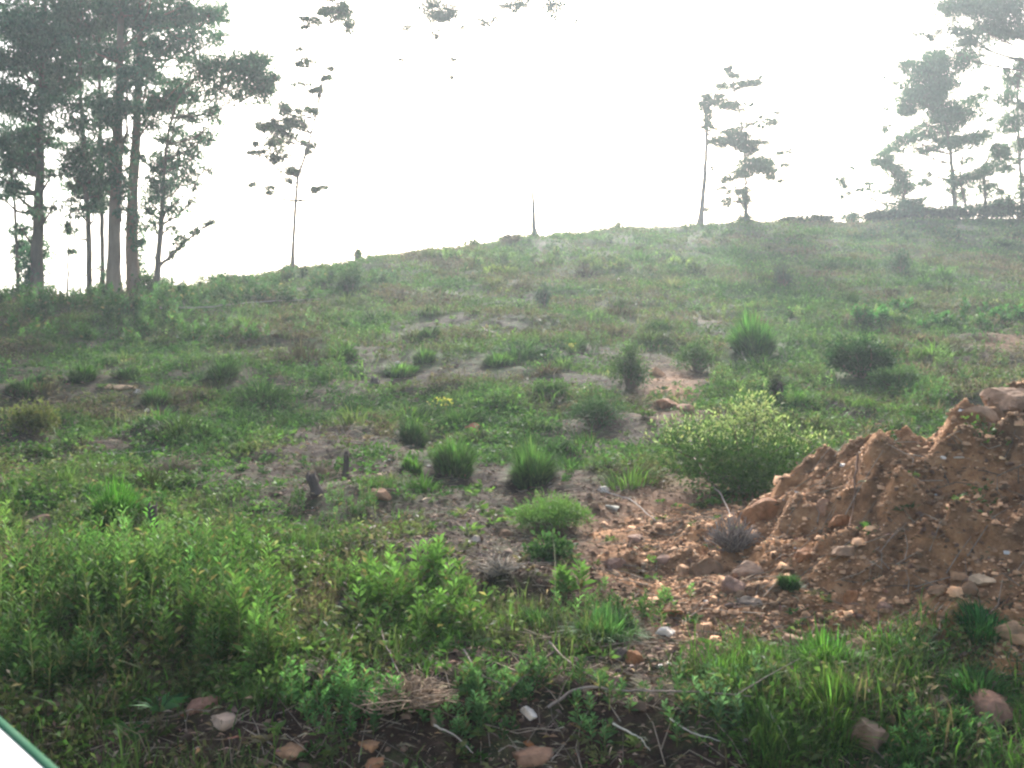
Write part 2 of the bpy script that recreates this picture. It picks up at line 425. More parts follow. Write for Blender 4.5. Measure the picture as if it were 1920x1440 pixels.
# px, py (centre), width px, flatness, colour, label
STONES = [
 (1622, 1372, 106, .66, (.27, .19, .145), 'largest brown rock in the grass at the bottom right, smooth rounded top'),
 (1318, 1072, 66, .8, TAN, 'peaked tan rock beside the pale topped stone at the foot of the dirt mound'),
 (1403, 1072, 56, .62, (.36, .25, .18), 'brown rock with pale whitish top between the peaked tan rock and the mound'),
 (1150, 1060, 40, .75, PNK, 'pinkish angular stone on the bare soil right of the feathery seedling'),
 (1248, 1050, 28, .8, PNK, 'small upright pinkish stone between the pinkish angular stone and the peaked tan rock'),
 (1220, 1080, 22, .8, TAN, 'small tan stone just left of the peaked tan rock'),
 (1118, 1068, 18, .8, ORG, 'tiny orange stone touching the pinkish angular stone'),
 (1905, 745, 100, .6, (.34, .23, .16), 'big pale boulder on top of the dirt mound at the right edge'),
 (1838, 785, 66, .8, (.36, .24, .16), 'tan boulder on the crest of the dirt mound left of the pale boulder'),
 (1612, 1212, 56, .62, TAN, 'rounded tan rock half hidden by grass below the mound'),
 (1492, 1212, 50, .95, (.27, .18, .12), 'upright brown stone at the left of the rounded tan rock below the mound'),
 (1542, 1185, 42, .7, TAN, 'flat tan stone lying between the upright brown stone and the rubble above'),
 (1378, 1105, 40, 1.1, PNK, 'upright pink block below the pale topped stone'),
 (1405, 1130, 46, .7, GRY, 'grey brown stone lying beside the upright pink block'),
 (1660, 1140, 36, .9, PNK, 'pinkish stone in the lower rubble of the mound'),
 (1600, 1125, 32, .9, ORG, 'orange angular stone in the middle of the lower rubble'),
 (1765, 1110, 40, .7, TAN, 'tan stone low on the mound under the right grass clump edge'),
 (1845, 1090, 40, .6, (.42, .32, .22), 'flat pale yellow stone on the shaded right part of the mound'),
 (1815, 1110, 34, .9, TAN, 'tan stone left of the flat pale yellow stone on the mound'),
 (1590, 1033, 70, .45, (.27, .18, .12), 'long brown slab stone sticking out of the mound'),
 (1510, 1045, 36, 1.0, ORG, 'orange stone standing in the soil left of the long brown slab'),
 (1580, 975, 50, .55, ORG, 'orange flat stone above the long brown slab'),
 (1545, 965, 36, 1.0, (.34, .2, .13), 'upright reddish brown stone left of the orange flat stone'),
 (1440, 955, 80, .7, ORG, 'wide orange clod beside the dead grey bush'),
 (1248, 1190, 40, .7, WHT, 'bright white stone in the foreground soil'),
 (1218, 1188, 30, .7, (.34, .24, .17), 'tan stone leaning against the bright white stone'),
 (1190, 1240, 44, 1.3, ORG, 'tall orange rock standing in the foreground grass'),
 (1160, 1232, 34, .8, GRY, 'mossy grey stone left of the tall orange rock'),
 (1265, 1150, 44, .55, ORG, 'flat orange brown stone above the bright white stone'),
 (1470, 1268, 26, .8, ORG, 'small orange stone in the bright foreground grass'),
 (1705, 1275, 20, .9, RED, 'small reddish stone in the right foreground grass'),
 (1765, 1310, 46, .5, (.32, .25, .18), 'flat buff stone among the grass near the right edge'),
 (1870, 1330, 90, .6, (.30, .18, .13), 'broad brown rock at the right edge of the foreground'),
 (1905, 1190, 60, .9, (.33, .22, .14), 'tan rock at the right edge beside the grass clump'),
 (1750, 1225, 40, .6, (.32, .22, .14), 'yellowish stone between the two right grass clumps'),
 (1405, 1290, 22, .8, GRY, 'small grey stone in the bright foreground grass'),
 (1400, 1392, 24, .8, (.38, .35, .36), 'small pale grey stone at the bottom of the frame in front of the bright grass'),
 (415, 1355, 46, .75, (.34, .27, .22), 'two toned tan rock on the dark bank at the lower left'),
 (375, 1325, 60, .8, (.22, .13, .10), 'round reddish brown rock behind the two toned rock on the bank'),
 (80, 1330, 54, .65, (.24, .18, .12), 'brown rock on the dark bank near the white vehicle door'),
 (695, 1402, 52, .55, (.36, .21, .12), 'flat orange rock at the bottom left of centre'),
 (700, 1432, 44, .6, (.32, .17, .10), 'reddish rock cut by the bottom edge under the flat orange rock'),
 (540, 1405, 70, .4, (.30, .19, .12), 'long flat tan stone on the bank right of the two toned rock'),
 (815, 1355, 28, 1.1, (.26, .2, .15), 'upright brown stone in the foreground tangle of dead grass'),
 (992, 1345, 30, .9, WHT, 'small bright white stone in the centre foreground'),
 (995, 1424, 76, .6, (.27, .17, .12), 'wide brown rock at the bottom centre edge'),
 (990, 1398, 20, .8, ORG, 'small orange stone above the wide brown rock at the bottom centre'),
 (645, 1135, 38, .8, (.12, .12, .145), 'smooth blue grey stone among the weeds left of centre'),
 (715, 930, 40, .9, (.36, .22, .14), 'rounded tan stone on the slope below the stake like stump'),
 (885, 803, 32, .6, (.40, .16, .10), 'tilted brick red stone above the left round tussock'),
 (767, 770, 28, .6, (.45, .25, .15), 'small orange stone on the slope left of the yellow flowered weeds'),
 (1133, 919, 30, .5, WHT, 'white stone lying on the soil right of the round tussocks'),
 (1150, 953, 26, .6, (.5, .5, .44), 'pale stone just below the white stone right of the tussocks'),
 (72, 972, 56, .35, (.36, .24, .17), 'flat tan slab in the weeds at the left edge'),
 (892, 1014, 20, .8, (.5, .44, .38), 'small pale stone on the bare soil in the middle'),
 (945, 1005, 26, .8, TAN, 'small tan stone right of the small pale stone on bare soil'),
 (820, 1005, 14, 1.0, ORG, 'tiny orange stone at the left end of the bare soil'),
 (930, 1060, 46, .4, GRY, 'flat grey stone in the middle of the bare soil'),
 (1195, 1012, 36, .5, (.34, .23, .18), 'flat pinkish stone right of the feathery seedling'),
 (235, 1232 + 10, 24, .8, (.36, .25, .2), 'small tan stone glimpsed through the left weeds'),
 (225, 722, 60, .25, (.42, .31, .2), 'flat buff stone on the mid slope at the left'),
 (255, 738, 18, .9, (.5, .47, .42), 'pale stone at the end of the flat buff stone'),
 (1157, 525, 14, .5, WHT, 'white stone far up the slope below the ridge'),
 (933, 573, 15, .45, WHT, 'white fleck of stone high on the middle slope'),
 (908, 618, 16, .5, (.6, .57, .55), 'pale stone above the right grass mat on the middle slope'),
 (745, 680, 12, .5, (.55, .5, .45), 'pale fleck of stone left of the grass mats'),
 (1250, 758, 50, .7, ORG, 'orange clod on the small orange scar'),
 (1230, 700, 40, .7, (.38, .22, .12), 'orange clod at the top of the small orange scar'),
 (1290, 765, 40, .6, (.36, .22, .15), 'pinkish orange clod at the right foot of the orange scar'),
 (1655, 803, 30, .6, (.30, .16, .09), 'brown clod on the pointed left end of the mound crest'),
 (1770, 868, 16, .6, WHT, 'small white stone high on the mound'),
 (1800, 860, 18, .3, WHT, 'thin white chip right of the small white stone on the mound'),
 (1395, 870, 10, .5, WHT, 'tiny white stone in the pale flowering bush'),
 (275, 770, 12, .8, WHT, 'tiny white stone on the left mid slope'),
 (1520, 1290, 16, .6, WHT, 'small white stone in the bright grass at the lower right'),
 (1720, 1270, 22, .8, (.5, .5, .55), 'small bluish white stone beside the small reddish stone'),
]
for i, (px, py, wpx, fl, col, lab) in enumerate(STONES):
    x, y, z = hit(px, py + wpx * .12); r = wpx / F * y * .56
    a = Acc(); c = (x, y + r * .3, z + r * fl * .12); r *= 1.15
    stone_mesh(a, c, r, np.array(col), 100 + i, fl, yaw=rng.uniform(-.4, .4))
    o = a.build('stone', M_STONE, origin=c); o.data.polygons.foreach_set('use_smooth', np.zeros(len(o.data.polygons), bool))
    tag(o, lab, 'stone', 'stones and clods lying on the slope')

# many small stones that nothing tells apart: on the mound face, on the soil
protos = []
for k in range(10):
    a = Acc(); stone_mesh(a, (0, 0, 0), 1.0, np.array([TAN, ORG, ORG, PNK, TAN, (.40, .27, .17), (.24, .15, .10), TAN, (.30, .17, .10), (.2, .12, .08)][k]) * 1.0, 500 + k, .7)
    o = a.build('small_stone', M_STONE); protos.append(o)
used_p = set()
def small_stone(px, py, w, lab, grp):
    x, y, z = hit(px, py); r = w / F * y * .5; k = int(rng.integers(10))
    if k in used_p: o = protos[k].copy(); COL.objects.link(o)
    else: o = protos[k]; used_p.add(k)
    o.location = (x, y, z + r * .25); o.scale = (r, r * rng.uniform(.7, 1.1), r * rng.uniform(.7, 1.2)); o.rotation_euler = (rng.normal(0, .5), rng.normal(0, .5), rng.uniform(0, 6.28))
    tag(o, lab, 'stone', grp)
n = 0
while n < 260:
    px, py = rng.uniform(1300, 1920), rng.uniform(830, 1210)
    if py < 1180 - (px - 1300) * .9: continue
    if px > 1780 and py > 1100: continue
    if px < 1480 and py < 1010 : continue
    small_stone(px, py, rng.choice([9, 12, 16, 22, 28], p=[.35, .33, .2, .1, .02]), 'small orange brown stone in the rubble of the dirt mound', 'small stones in the rubble of the mound'); n += 1
n = 0
while n < 70:
    px, py = rng.normal(1080, 230), rng.normal(1050, 55)
    if px > 1450: continue
    small_stone(px, py, rng.choice([8, 11, 15, 20]), 'small brown stone on the bare soil patch in the middle', 'small stones on the bare soil patch'); n += 1
for p in protos:
    assert p.get('label')

# gravel and litter nobody could count
EX = np.array([(t[0], t[1], t[2]) for t in STONES if t[2] >= 26 and t[1] > 880], float)
EXP = np.array([(1616, 706, 125), (1412, 660, 110), (850, 890, 105), (998, 903, 115), (1178, 727, 70), (1112, 802, 100), (1040, 1000, 120), (418, 711, 80), (155, 711, 70), (292, 755, 76), (772, 830, 70), (935, 682, 90), (795, 674, 64), (752, 700, 100), (1304, 697, 80), (60, 815, 80), (1390, 918, 260), (285, 1000, 40), (648, 893, 40), (598, 922, 40)], float)
def blocked(px, py):
    k = np.zeros(np.shape(px), bool)
    for ex, ey, ew in EXP: k |= (np.abs(px - ex) < ew * .55) & (py > ey - ew * .22) & (py < ey + 26)
    for ex, ey, ew in EX:
        k |= (np.abs(px - ex) < ew * .62) & (py > ey - ew * .25) & (py < ey + ew * .7 + 40)
    k |= (px > 1010) & (px < 1430) & (py > 1318) & (py < 1385) & (fbm(px / 30, py / 30, 9, 2) > .42)
    return k
def scatter(n, y0, y1, px0=-150, px1=2070, power=0.0):
    """random ground points, denser near the viewer as the seen area demands"""
    y = np.exp(rng.uniform(math.log(y0), math.log(y1), n)) if power == 0 else y0 + (y1 - y0) * rng.random(n) ** power
    x = (rng.uniform(px0, px1, n) - 960) / F * y
    return x, y
a = Acc(); x, y = scatter(26000, 3.0, 30, -100, 2050); x2, y2 = scatter(16000, 4.3, 7.6, 1180, 2050); x, y = np.concatenate([x, x2]), np.concatenate([y, y2]); z = surf(x, y); cvv = cover(x, y, z); og_ = orange(x, y, z); mh = mound_h(x, y)
k = (rng.random(len(x)) < .75 * np.clip(1.0 - cvv * 1.2 + og_ * .6 + (mh > .08) * .8, 0, 1)); x, y, z, og_, mh = x[k], y[k], z[k], og_[k], mh[k]
n = len(x); r = np.exp(rng.normal(-4.9, .55, n)) * (1 + y * .035)
oct_ = np.array([[1, 0, 0], [0, 1, 0], [-1, 0, 0], [0, -1, 0], [.5, .5, .6], [-.5, .4, .7], [-.4, -.5, .5], [.5, -.5, .6]])
sh = oct_[None] * rng.uniform(.6, 1.3, (n, 8, 1)) * r[:, None, None]
an = rng.uniform(0, 6.28, n); ca, sa = np.cos(an)[:, None], np.sin(an)[:, None]
V = np.stack([sh[..., 0] * ca - sh[..., 1] * sa + x[:, None], sh[..., 0] * sa + sh[..., 1] * ca + y[:, None], sh[..., 2] + z[:, None]], -1)
b = np.arange(n)[:, None] * 8
Qp = np.concatenate([b + [0, 1, 4, 7], b + [1, 2, 5, 4], b + [2, 3, 6, 5], b + [3, 0, 7, 6], b + [4, 5, 6, 7]])
ww = np.clip(og_ + (mh > .05), 0, 1)[:, None]
colr = (1 - ww) * np.array([.105, .068, .046]) + ww * np.array([.34, .19, .10])
colr = colr * np.exp(rng.normal(0, .35, (n, 1))); wh = rng.random(n) < .006; colr[wh] = (.42, .39, .35)
a.add(V.reshape(-1, 3), Qp, np.repeat(np.clip(colr, .01, .8), 8, 0))
tag(a.build('gravel', M_STONE), 'fine gravel and crumbs of earth strewn over the bare soil', 'gravel', kind='stuff')

# dead leaves and straw
a = Acc(); x, y = scatter(60000, 3.0, 45, -100, 2050); z = surf(x, y) + .012; cvv = cover(x, y, z)
k = rng.random(len(x)) < .35 + .5 * (1 - cvv); x, y, z = x[k], y[k], z[k]; n = len(x)
d = rng.normal(size=(n, 3)); d[:, 2] = np.abs(d[:, 2]) * .25
sc_ = (1 + y * .03)
leaves(a, np.stack([x, y, z], 1), d, np.exp(rng.normal(-3.5, .4, n)) * sc_, np.exp(rng.normal(-4.8, .35, n)) * sc_, jitter_col((.125, .088, .055), n, .12, .5))
x, y = scatter(30000, 3.1, 20, -60, 1980); z = surf(x, y) + .008; k = (rng.random(len(x)) < 1 - cover(x, y, z)) & (mound_h(x, y) < .1); x, y, z = x[k], y[k], z[k]; n = len(x)
d = rng.normal(size=(n, 3)); d[:, 2] = np.abs(d[:, 2]) * .12; sc_ = 1 + y * .03
leaves(a, np.stack([x, y, z], 1), d, np.exp(np.clip(rng.normal(-3.1, .4, n), -9, -2.5)) * sc_, np.exp(rng.normal(-5.4, .4, n)) * sc_, jitter_col((.19, .15, .10), n, .1, .5))
tag(a.build('leaf_litter', M_TWIG), 'grey brown dead leaves and straw lying between the plants', 'leaf litter', kind='stuff')

# ------------------------------------------------------------------ low green ground cover
GREENS = np.array([[.032, .070, .020], [.045, .100, .024], [.060, .128, .028], [.085, .145, .036], [.075, .100, .035], [.10, .105, .045], [.11, .088, .055], [.10, .072, .050]])
def clump_colors(x, y):
    # plants of one kind grow in patches
    f = fbm(x / 1.6, y / 2.2, 111, 3) * 1.3 - .15 + .35 * fbm(x / .4, y / .5, 117, 2) - .17 + rng.normal(0, .16, len(x))
    c = GREENS[np.clip((f * 8), 0, 7).astype(int)]
    return c * np.exp(rng.normal(0, .25, (len(x), 1)))
# short grass in tufts
def grass_field(n, y0, y1, per, H, Wd, thr, name, lab, spread, seed, px0=-120, px1=2040, region=None, lean=(.2, .9), cols=None):
    a = Acc(); x, y = scatter(n, y0, y1, px0, px1); z0 = surf(x, y); c = cover(x, y, z0); mh = mound_h(x, y)
    gp = fbm(x / .8, y / 1.2, seed, 3)
    k = (c * .7 + gp * .6 + rng.normal(0, .10, len(x)) > thr) & (mh < .12) & (y > 3.3) & ~blocked(*seen(x, y, z0))
    if region is not None: k &= region(*seen(x, y, z0))
    x, y, c = x[k], y[k], c[k]; m = len(x)
    s = (1 + .02 * np.maximum(y - 6, 0)); cc = clump_colors(x, y) if cols is None else cols(m)
    xx = np.repeat(x, per) + rng.normal(0, 1, m * per) * np.repeat(spread * s, per)
    yy = np.repeat(y, per) + rng.normal(0, 1, m * per) * np.repeat(spread * s, per)
    zz = surf(xx, yy) - .01
    hs = np.repeat(np.exp(rng.normal(0, .35, m)) * H * s, per) * rng.uniform(.5, 1.2, m * per)
    blades(a, np.stack([xx, yy, zz], 1), rng.uniform(0, 6.28, m * per), hs, rng.uniform(*lean, m * per), Wd * np.repeat(s, per) * rng.uniform(.7, 1.4, m * per),
           np.clip(np.repeat(cc, per, 0) * np.exp(rng.normal(0, .18, (m * per, 1))), .01, .5))
    return tag(a.build(name, M_GRASS), lab, 'grass', kind='stuff')
grass_field(9000, 3.3, 14, 16, .085, .006, .60, 'grass', 'short green grass sprouting over the near slope', .05, 81)
grass_field(15000, 10, 48, 12, .10, .012, .60, 'grass', 'thin grass covering the upper slope up to the ridge', .10, 83)
grass_field(1700, 3.3, 6.5, 18, .12, .0055, .60, 'grass', 'long bright green grass in the right foreground', .06, 85, 1150, 2020,
            lambda px, py: (py > 1210 - (px - 1150) * .05) & (fbm(px / 90, py / 60, 5, 2) > .42), (.3, .9), lambda m: np.array([.060, .125, .026]) * np.exp(rng.normal(0, .3, (m, 1))))

# small broad leaved weeds creeping on the slope
def weed_field(n, y0, y1, per, L, name, lab, thr, seed, px0=-120, px1=2040):
    a = Acc(); x, y = scatter(n, y0, y1, px0, px1); z0 = surf(x, y); c = cover(x, y, z0); mh = mound_h(x, y)
    k = (c * .8 + fbm(x / .6, y / .9, seed, 3) * .5 + rng.normal(0, .1, len(x)) > thr) & ((mh < .1) | (rng.random(len(x)) < .13)) & (y > 3.3) & ~blocked(*seen(x, y, z0))
    x, y = x[k], y[k]; m = len(x); s = (1 + .035 * np.maximum(y - 6, 0)); cc = clump_colors(x, y)
    rr = np.repeat(.09 * s * np.exp(rng.normal(0, .3, m)), per); th = rng.uniform(0, 6.28, m * per); q = np.sqrt(rng.random(m * per))
    xx = np.repeat(x, per) + np.cos(th) * q * rr; yy = np.repeat(y, per) + np.sin(th) * q * rr
    hh_ = (1 - q * q) * rr * rng.uniform(.2, 1.1, m * per)
    zz = surf(xx, yy) + hh_
    d = np.stack([np.cos(th), np.sin(th), rng.uniform(-.1, 1.0, m * per)], 1) + rng.normal(0, .5, (m * per, 3))
    leaves(a, np.stack([xx, yy, zz], 1), d, L * np.repeat(s, per) * rng.uniform(.6, 1.4, m * per), L * .42 * np.repeat(s, per) * rng.uniform(.7, 1.3, m * per),
           np.clip(np.repeat(cc, per, 0) * np.exp(rng.normal(0, .2, (m * per, 1))), .01, .5))
    return tag(a.build(name, M_LEAF), lab, 'weeds', kind='stuff')
weed_field(9000, 3.3, 12, 22, .040, 'ground_cover', 'low leafy weeds creeping over the near ground', .62, 91)
weed_field(34000, 9, 48, 14, .046, 'ground_cover', 'low scrubby growth covering the whole hillside', .50, 93)

# small sprouts on the bare soil
a = Acc(); x, y = scatter(3200, 3.2, 24, -60, 1980); z = surf(x, y); k = ~blocked(*seen(x, y, z)) & (fbm(x / .7, y / .9, 133, 2) > .40) & ((mound_h(x, y) < .1) | (rng.random(len(x)) < .25)); x, y, z = x[k], y[k], z[k]
m = len(x); per = 13; mi = np.repeat(np.arange(m), per); th = rng.uniform(0, 6.28, m * per); sz = np.exp(np.clip(rng.normal(-.35, .3, m), -1, .15)) * (1 + .05 * y)
leaves(a, np.stack([x[mi] + rng.normal(0, .018, m * per) * sz[mi], y[mi] + rng.normal(0, .018, m * per) * sz[mi], z[mi] + rng.uniform(0, .03, m * per) * sz[mi]], 1),
       np.stack([np.cos(th), np.sin(th), rng.uniform(.05, 1.2, m * per)], 1), .05 * sz[mi] * rng.uniform(.6, 1.3, m * per), .018 * sz[mi], np.clip(clump_colors(x, y)[mi] * np.exp(rng.normal(0, .2, (m * per, 1))), .01, .5))
tag(a.build('ground_cover', M_LEAF), 'small green sprouts scattered over the bare soil', 'weeds', kind='stuff')

# ------------------------------------------------------------------ tall leafy weeds
def leafy_stems(acc, x, y, H, col, n_leaf=22, L=.07, wr=.3, lean=.15, sacc=None, branchy=True):
    """upright stems with spiralling leaves and a few side shoots"""
    m = len(x); H = np.broadcast_to(H, (m,)); z = surf(x, y); z = np.asarray(z)
    la = rng.uniform(0, 6.28, m); lv = np.abs(rng.normal(0, lean, m))
    dirx, diry = np.cos(la) * lv, np.sin(la) * lv
    t = np.tile(np.linspace(.12, 1.0, n_leaf), m) ** .85; mi = np.repeat(np.arange(m), n_leaf); ga = np.tile(np.arange(n_leaf) * 2.4, m) + rng.normal(0, .4, m * n_leaf)
    side = (rng.random(m * n_leaf) ** 2) * .16 * H[mi] * (1.1 - t) if branchy else 0 * t
    bx = x[mi] + dirx[mi] * H[mi] * t ** 1.5 + np.cos(ga) * side; by = y[mi] + diry[mi] * H[mi] * t ** 1.5 + np.sin(ga) * side
    bz = z[mi] + H[mi] * t + side * .6
    d = np.stack([np.cos(ga), np.sin(ga), rng.uniform(.1, 1.1, m * n_leaf) + t * .6], 1)
    ln = L * (1.15 - .55 * t) * rng.uniform(.7, 1.3, m * n_leaf) * (H[mi] / np.mean(H)) ** .5
    bv = np.exp(1.6 * (fbm(x / .22, y / .22, 123, 2) - .5)); H = H * np.exp(.9 * (fbm(x / .3, y / .3, 127, 2) - .5))
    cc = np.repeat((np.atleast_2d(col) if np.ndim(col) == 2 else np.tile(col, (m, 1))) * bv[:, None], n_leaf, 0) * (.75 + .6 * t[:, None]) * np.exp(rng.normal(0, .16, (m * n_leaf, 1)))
    old = rng.random(m * n_leaf) < .05; cc[old] = np.array([.17, .14, .06]) * np.exp(rng.normal(0, .3, (old.sum(), 1)))
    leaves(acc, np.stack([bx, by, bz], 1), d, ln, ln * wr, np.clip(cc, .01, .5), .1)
    # stems as thin blades
    S = sacc or acc
    az = la; sx = np.stack([x, y, z], 1)
    blades(S, sx, az, H, lv + .01, .006, np.clip(np.tile((.11, .12, .05), (m, 1)) * np.exp(rng.normal(0, .2, (m, 1))), .01, .5))

def region_pts(n, cx, cy, rx, ry):
    out = []; tries = 0
    while len(out) < n and tries < 20000:
        tries += 1
        th = rng.uniform(0, 6.28); q = math.sqrt(rng.random()); px, py = cx + rx * q * math.cos(th), cy + ry * q * math.sin(th)
        if blocked(px, py) or fbm(px / 60, py / 30, 141, 2) > .60: continue
        X_, Y_, _ = hit(px, py)
        if mound_h(X_, Y_) > .12: continue
        for _k in range(rng.integers(2, 7)): out.append((X_ + rng.normal(0, .05), Y_ + rng.normal(0, .05)))   # stems stand in bunches
    o = np.array(out[:n]); return o[:, 0], o[:, 1]
a = Acc()
for (cx, cy, rx, ry, n, H, col) in [(230, 1190, 300, 95, 260, .34, (.050, .096, .026)), (120, 1115, 220, 75, 130, .28, (.060, .112, .028)), (400, 1135, 140, 60, 80, .24, (.068, .124, .032)),
                                  (40, 1010, 80, 40, 40, .20, (.068, .12, .032)), (350, 1055, 150, 32, 80, .20, (.08, .13, .038)), (470, 1230, 90, 50, 60, .30, (.05, .095, .026)), (210, 955, 90, 16, 60, .11, (.048, .115, .024)), (100, 1280, 140, 40, 50, .22, (.04, .085, .025))]:
    x, y = region_pts(n, cx, cy, rx, ry)
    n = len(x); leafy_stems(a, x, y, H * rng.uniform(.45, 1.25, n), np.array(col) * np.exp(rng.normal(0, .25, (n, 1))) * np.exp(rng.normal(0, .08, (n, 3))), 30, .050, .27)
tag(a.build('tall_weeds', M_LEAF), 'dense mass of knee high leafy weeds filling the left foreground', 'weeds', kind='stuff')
a = Acc()
for (cx, cy, rx, ry, n, H, col) in [(780, 1170, 110, 70, 60, .20, (.068, .128, .03)), (620, 1110, 70, 40, 40, .17, (.068, .128, .03)), (1180, 1150, 110, 40, 50, .12, (.07, .13, .04)), (650, 1340, 110, 50, 70, .12, (.05, .11, .035)),
                                  (1050, 1330, 240, 60, 120, .09, (.05, .10, .035)), (1330, 1310, 90, 40, 50, .10, (.06, .11, .05)), (1600, 700, 300, 70, 160, .25, (.08, .13, .04)), (1500, 600, 180, 30, 60, .28, (.11, .15, .05)), (1750, 740, 150, 30, 80, .22, (.07, .14, .04)),
                                  (620, 960, 80, 25, 40, .16, (.05, .1, .03)), (1760, 1400, 150, 50, 90, .09, (.045, .10, .03)), (1130, 640, 160, 30, 60, .22, (.07, .11, .04)), (560, 600, 200, 30, 80, .25, (.07, .12, .045)), (150, 600, 160, 30, 90, .3, (.05, .095, .026))]:
    x, y = region_pts(n, cx, cy, rx, ry)
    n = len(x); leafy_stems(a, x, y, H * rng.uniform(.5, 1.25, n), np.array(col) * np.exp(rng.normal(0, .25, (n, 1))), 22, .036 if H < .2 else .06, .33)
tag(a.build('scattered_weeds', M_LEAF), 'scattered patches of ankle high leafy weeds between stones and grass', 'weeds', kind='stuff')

# hummocks of denser growth, too many to tell apart
a = Acc(); x, y = scatter(950, 8, 44); z = surf(x, y); c = cover(x, y, z); k = (c + rng.normal(0, .2, len(x)) > .42) & (mound_h(x, y) < .05); x, y = x[k], y[k]; m = len(x); per = 110
rr = np.exp(rng.normal(-1.75, .4, m)) * (1 + .02 * y); cc = clump_colors(x, y) * np.where(rng.random((m, 1)) < .35, .55, 1.0); mi = np.repeat(np.arange(m), per)
th = rng.uniform(0, 6.28, m * per); q = np.sqrt(rng.random(m * per)); xx = x[mi] + np.cos(th) * q * rr[mi] * .8; yy = y[mi] + np.sin(th) * q * rr[mi] * .6
blades(a, np.stack([xx, yy, surf(xx, yy) - .01], 1), th, rr[mi] * rng.uniform(.4, .95, m * per) * (1.1 - .6 * q), .3 + q * .8, .010 + .0010 * y[mi], np.clip(cc[mi] * np.exp(rng.normal(0, .22, (m * per, 1))), .01, .4))
tag(a.build('grass', M_GRASS), 'rounded hummocks of grass dotting the whole hillside', 'grass', kind='stuff')
a = Acc()
for (cx, cy, rx, ry, n, H, col) in [(120, 590, 260, 24, 330, .42, (.045, .10, .028)), (420, 560, 170, 22, 230, .36, (.040, .085, .030)), (620, 530, 120, 16, 120, .34, (.045, .085, .035)), (250, 630, 300, 22, 160, .28, (.06, .12, .03)), (1750, 440, 220, 14, 120, .35, (.045, .08, .035)),
                                  (1000, 500, 200, 20, 90, .3, (.07, .11, .035)), (1180, 505, 130, 10, 80, .25, (.11, .15, .04)), (930, 520, 40, 6, 40, .25, (.13, .17, .04)), (1760, 600, 160, 20, 160, .22, (.045, .12, .03))]:
    x, y = region_pts(n, cx, cy, rx, ry)
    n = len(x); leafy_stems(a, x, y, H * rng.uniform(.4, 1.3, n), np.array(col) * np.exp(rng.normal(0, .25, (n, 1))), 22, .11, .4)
tag(a.build('brush', M_LEAF), 'rough green brush along the upper slope below the trees', 'brush', kind='stuff')

# ------------------------------------------------------------------ single plants
def place(px, py):
    x, y, z = hit(px, py); return np.array([x, y, z])
def tussock(px, py, wpx, hpx, col, lab, name='grass_tussock', cat='grass tussock', n=900, wire=.5, group='tussocks on the slope'):
    n = int(n * 1.3); col = tuple(c * 1.2 for c in col)
    """round tuft: needle-like blades bursting from the base. (px,py) is its foot"""
    b = place(px, py); y = b[1]; r = wpx / F * y * .5; H = hpx / F * y
    a = Acc(); th = rng.uniform(0, 6.28, n); q = np.sqrt(rng.random(n)); th0 = th + rng.normal(0, .5, n)
    pos = np.stack([b[0] + np.cos(th0) * q * r * .55, b[1] + np.sin(th0) * q * r * .55, 0 * th], 1); pos[:, 2] = surf(pos[:, 0], pos[:, 1]) - .01
    hgt = H * rng.uniform(.5, 1.12, n) * (.38 + .62 * np.sqrt(np.maximum(1 - q ** 2, 0)))
    ph = rng.uniform(0, 6.28); hgt = hgt * (.82 + .18 * np.sin(2 * th + ph) + .22 * np.sin(3 * th + 2 * ph) * q) * np.exp(rng.normal(0, .12, n))
    lean = q * .62 * r / hgt * rng.uniform(.3, 1.1, n) + np.abs(rng.normal(0, .12, n))
    blades(a, pos, th, hgt, np.minimum(lean, 1.8), max(.006, .0011 * y) * rng.uniform(.6, 1.6, n), jitter_col(col, n, .10, .4))
    o = a.build(name, M_GRASS, origin=b); return tag(o, lab, cat, group)
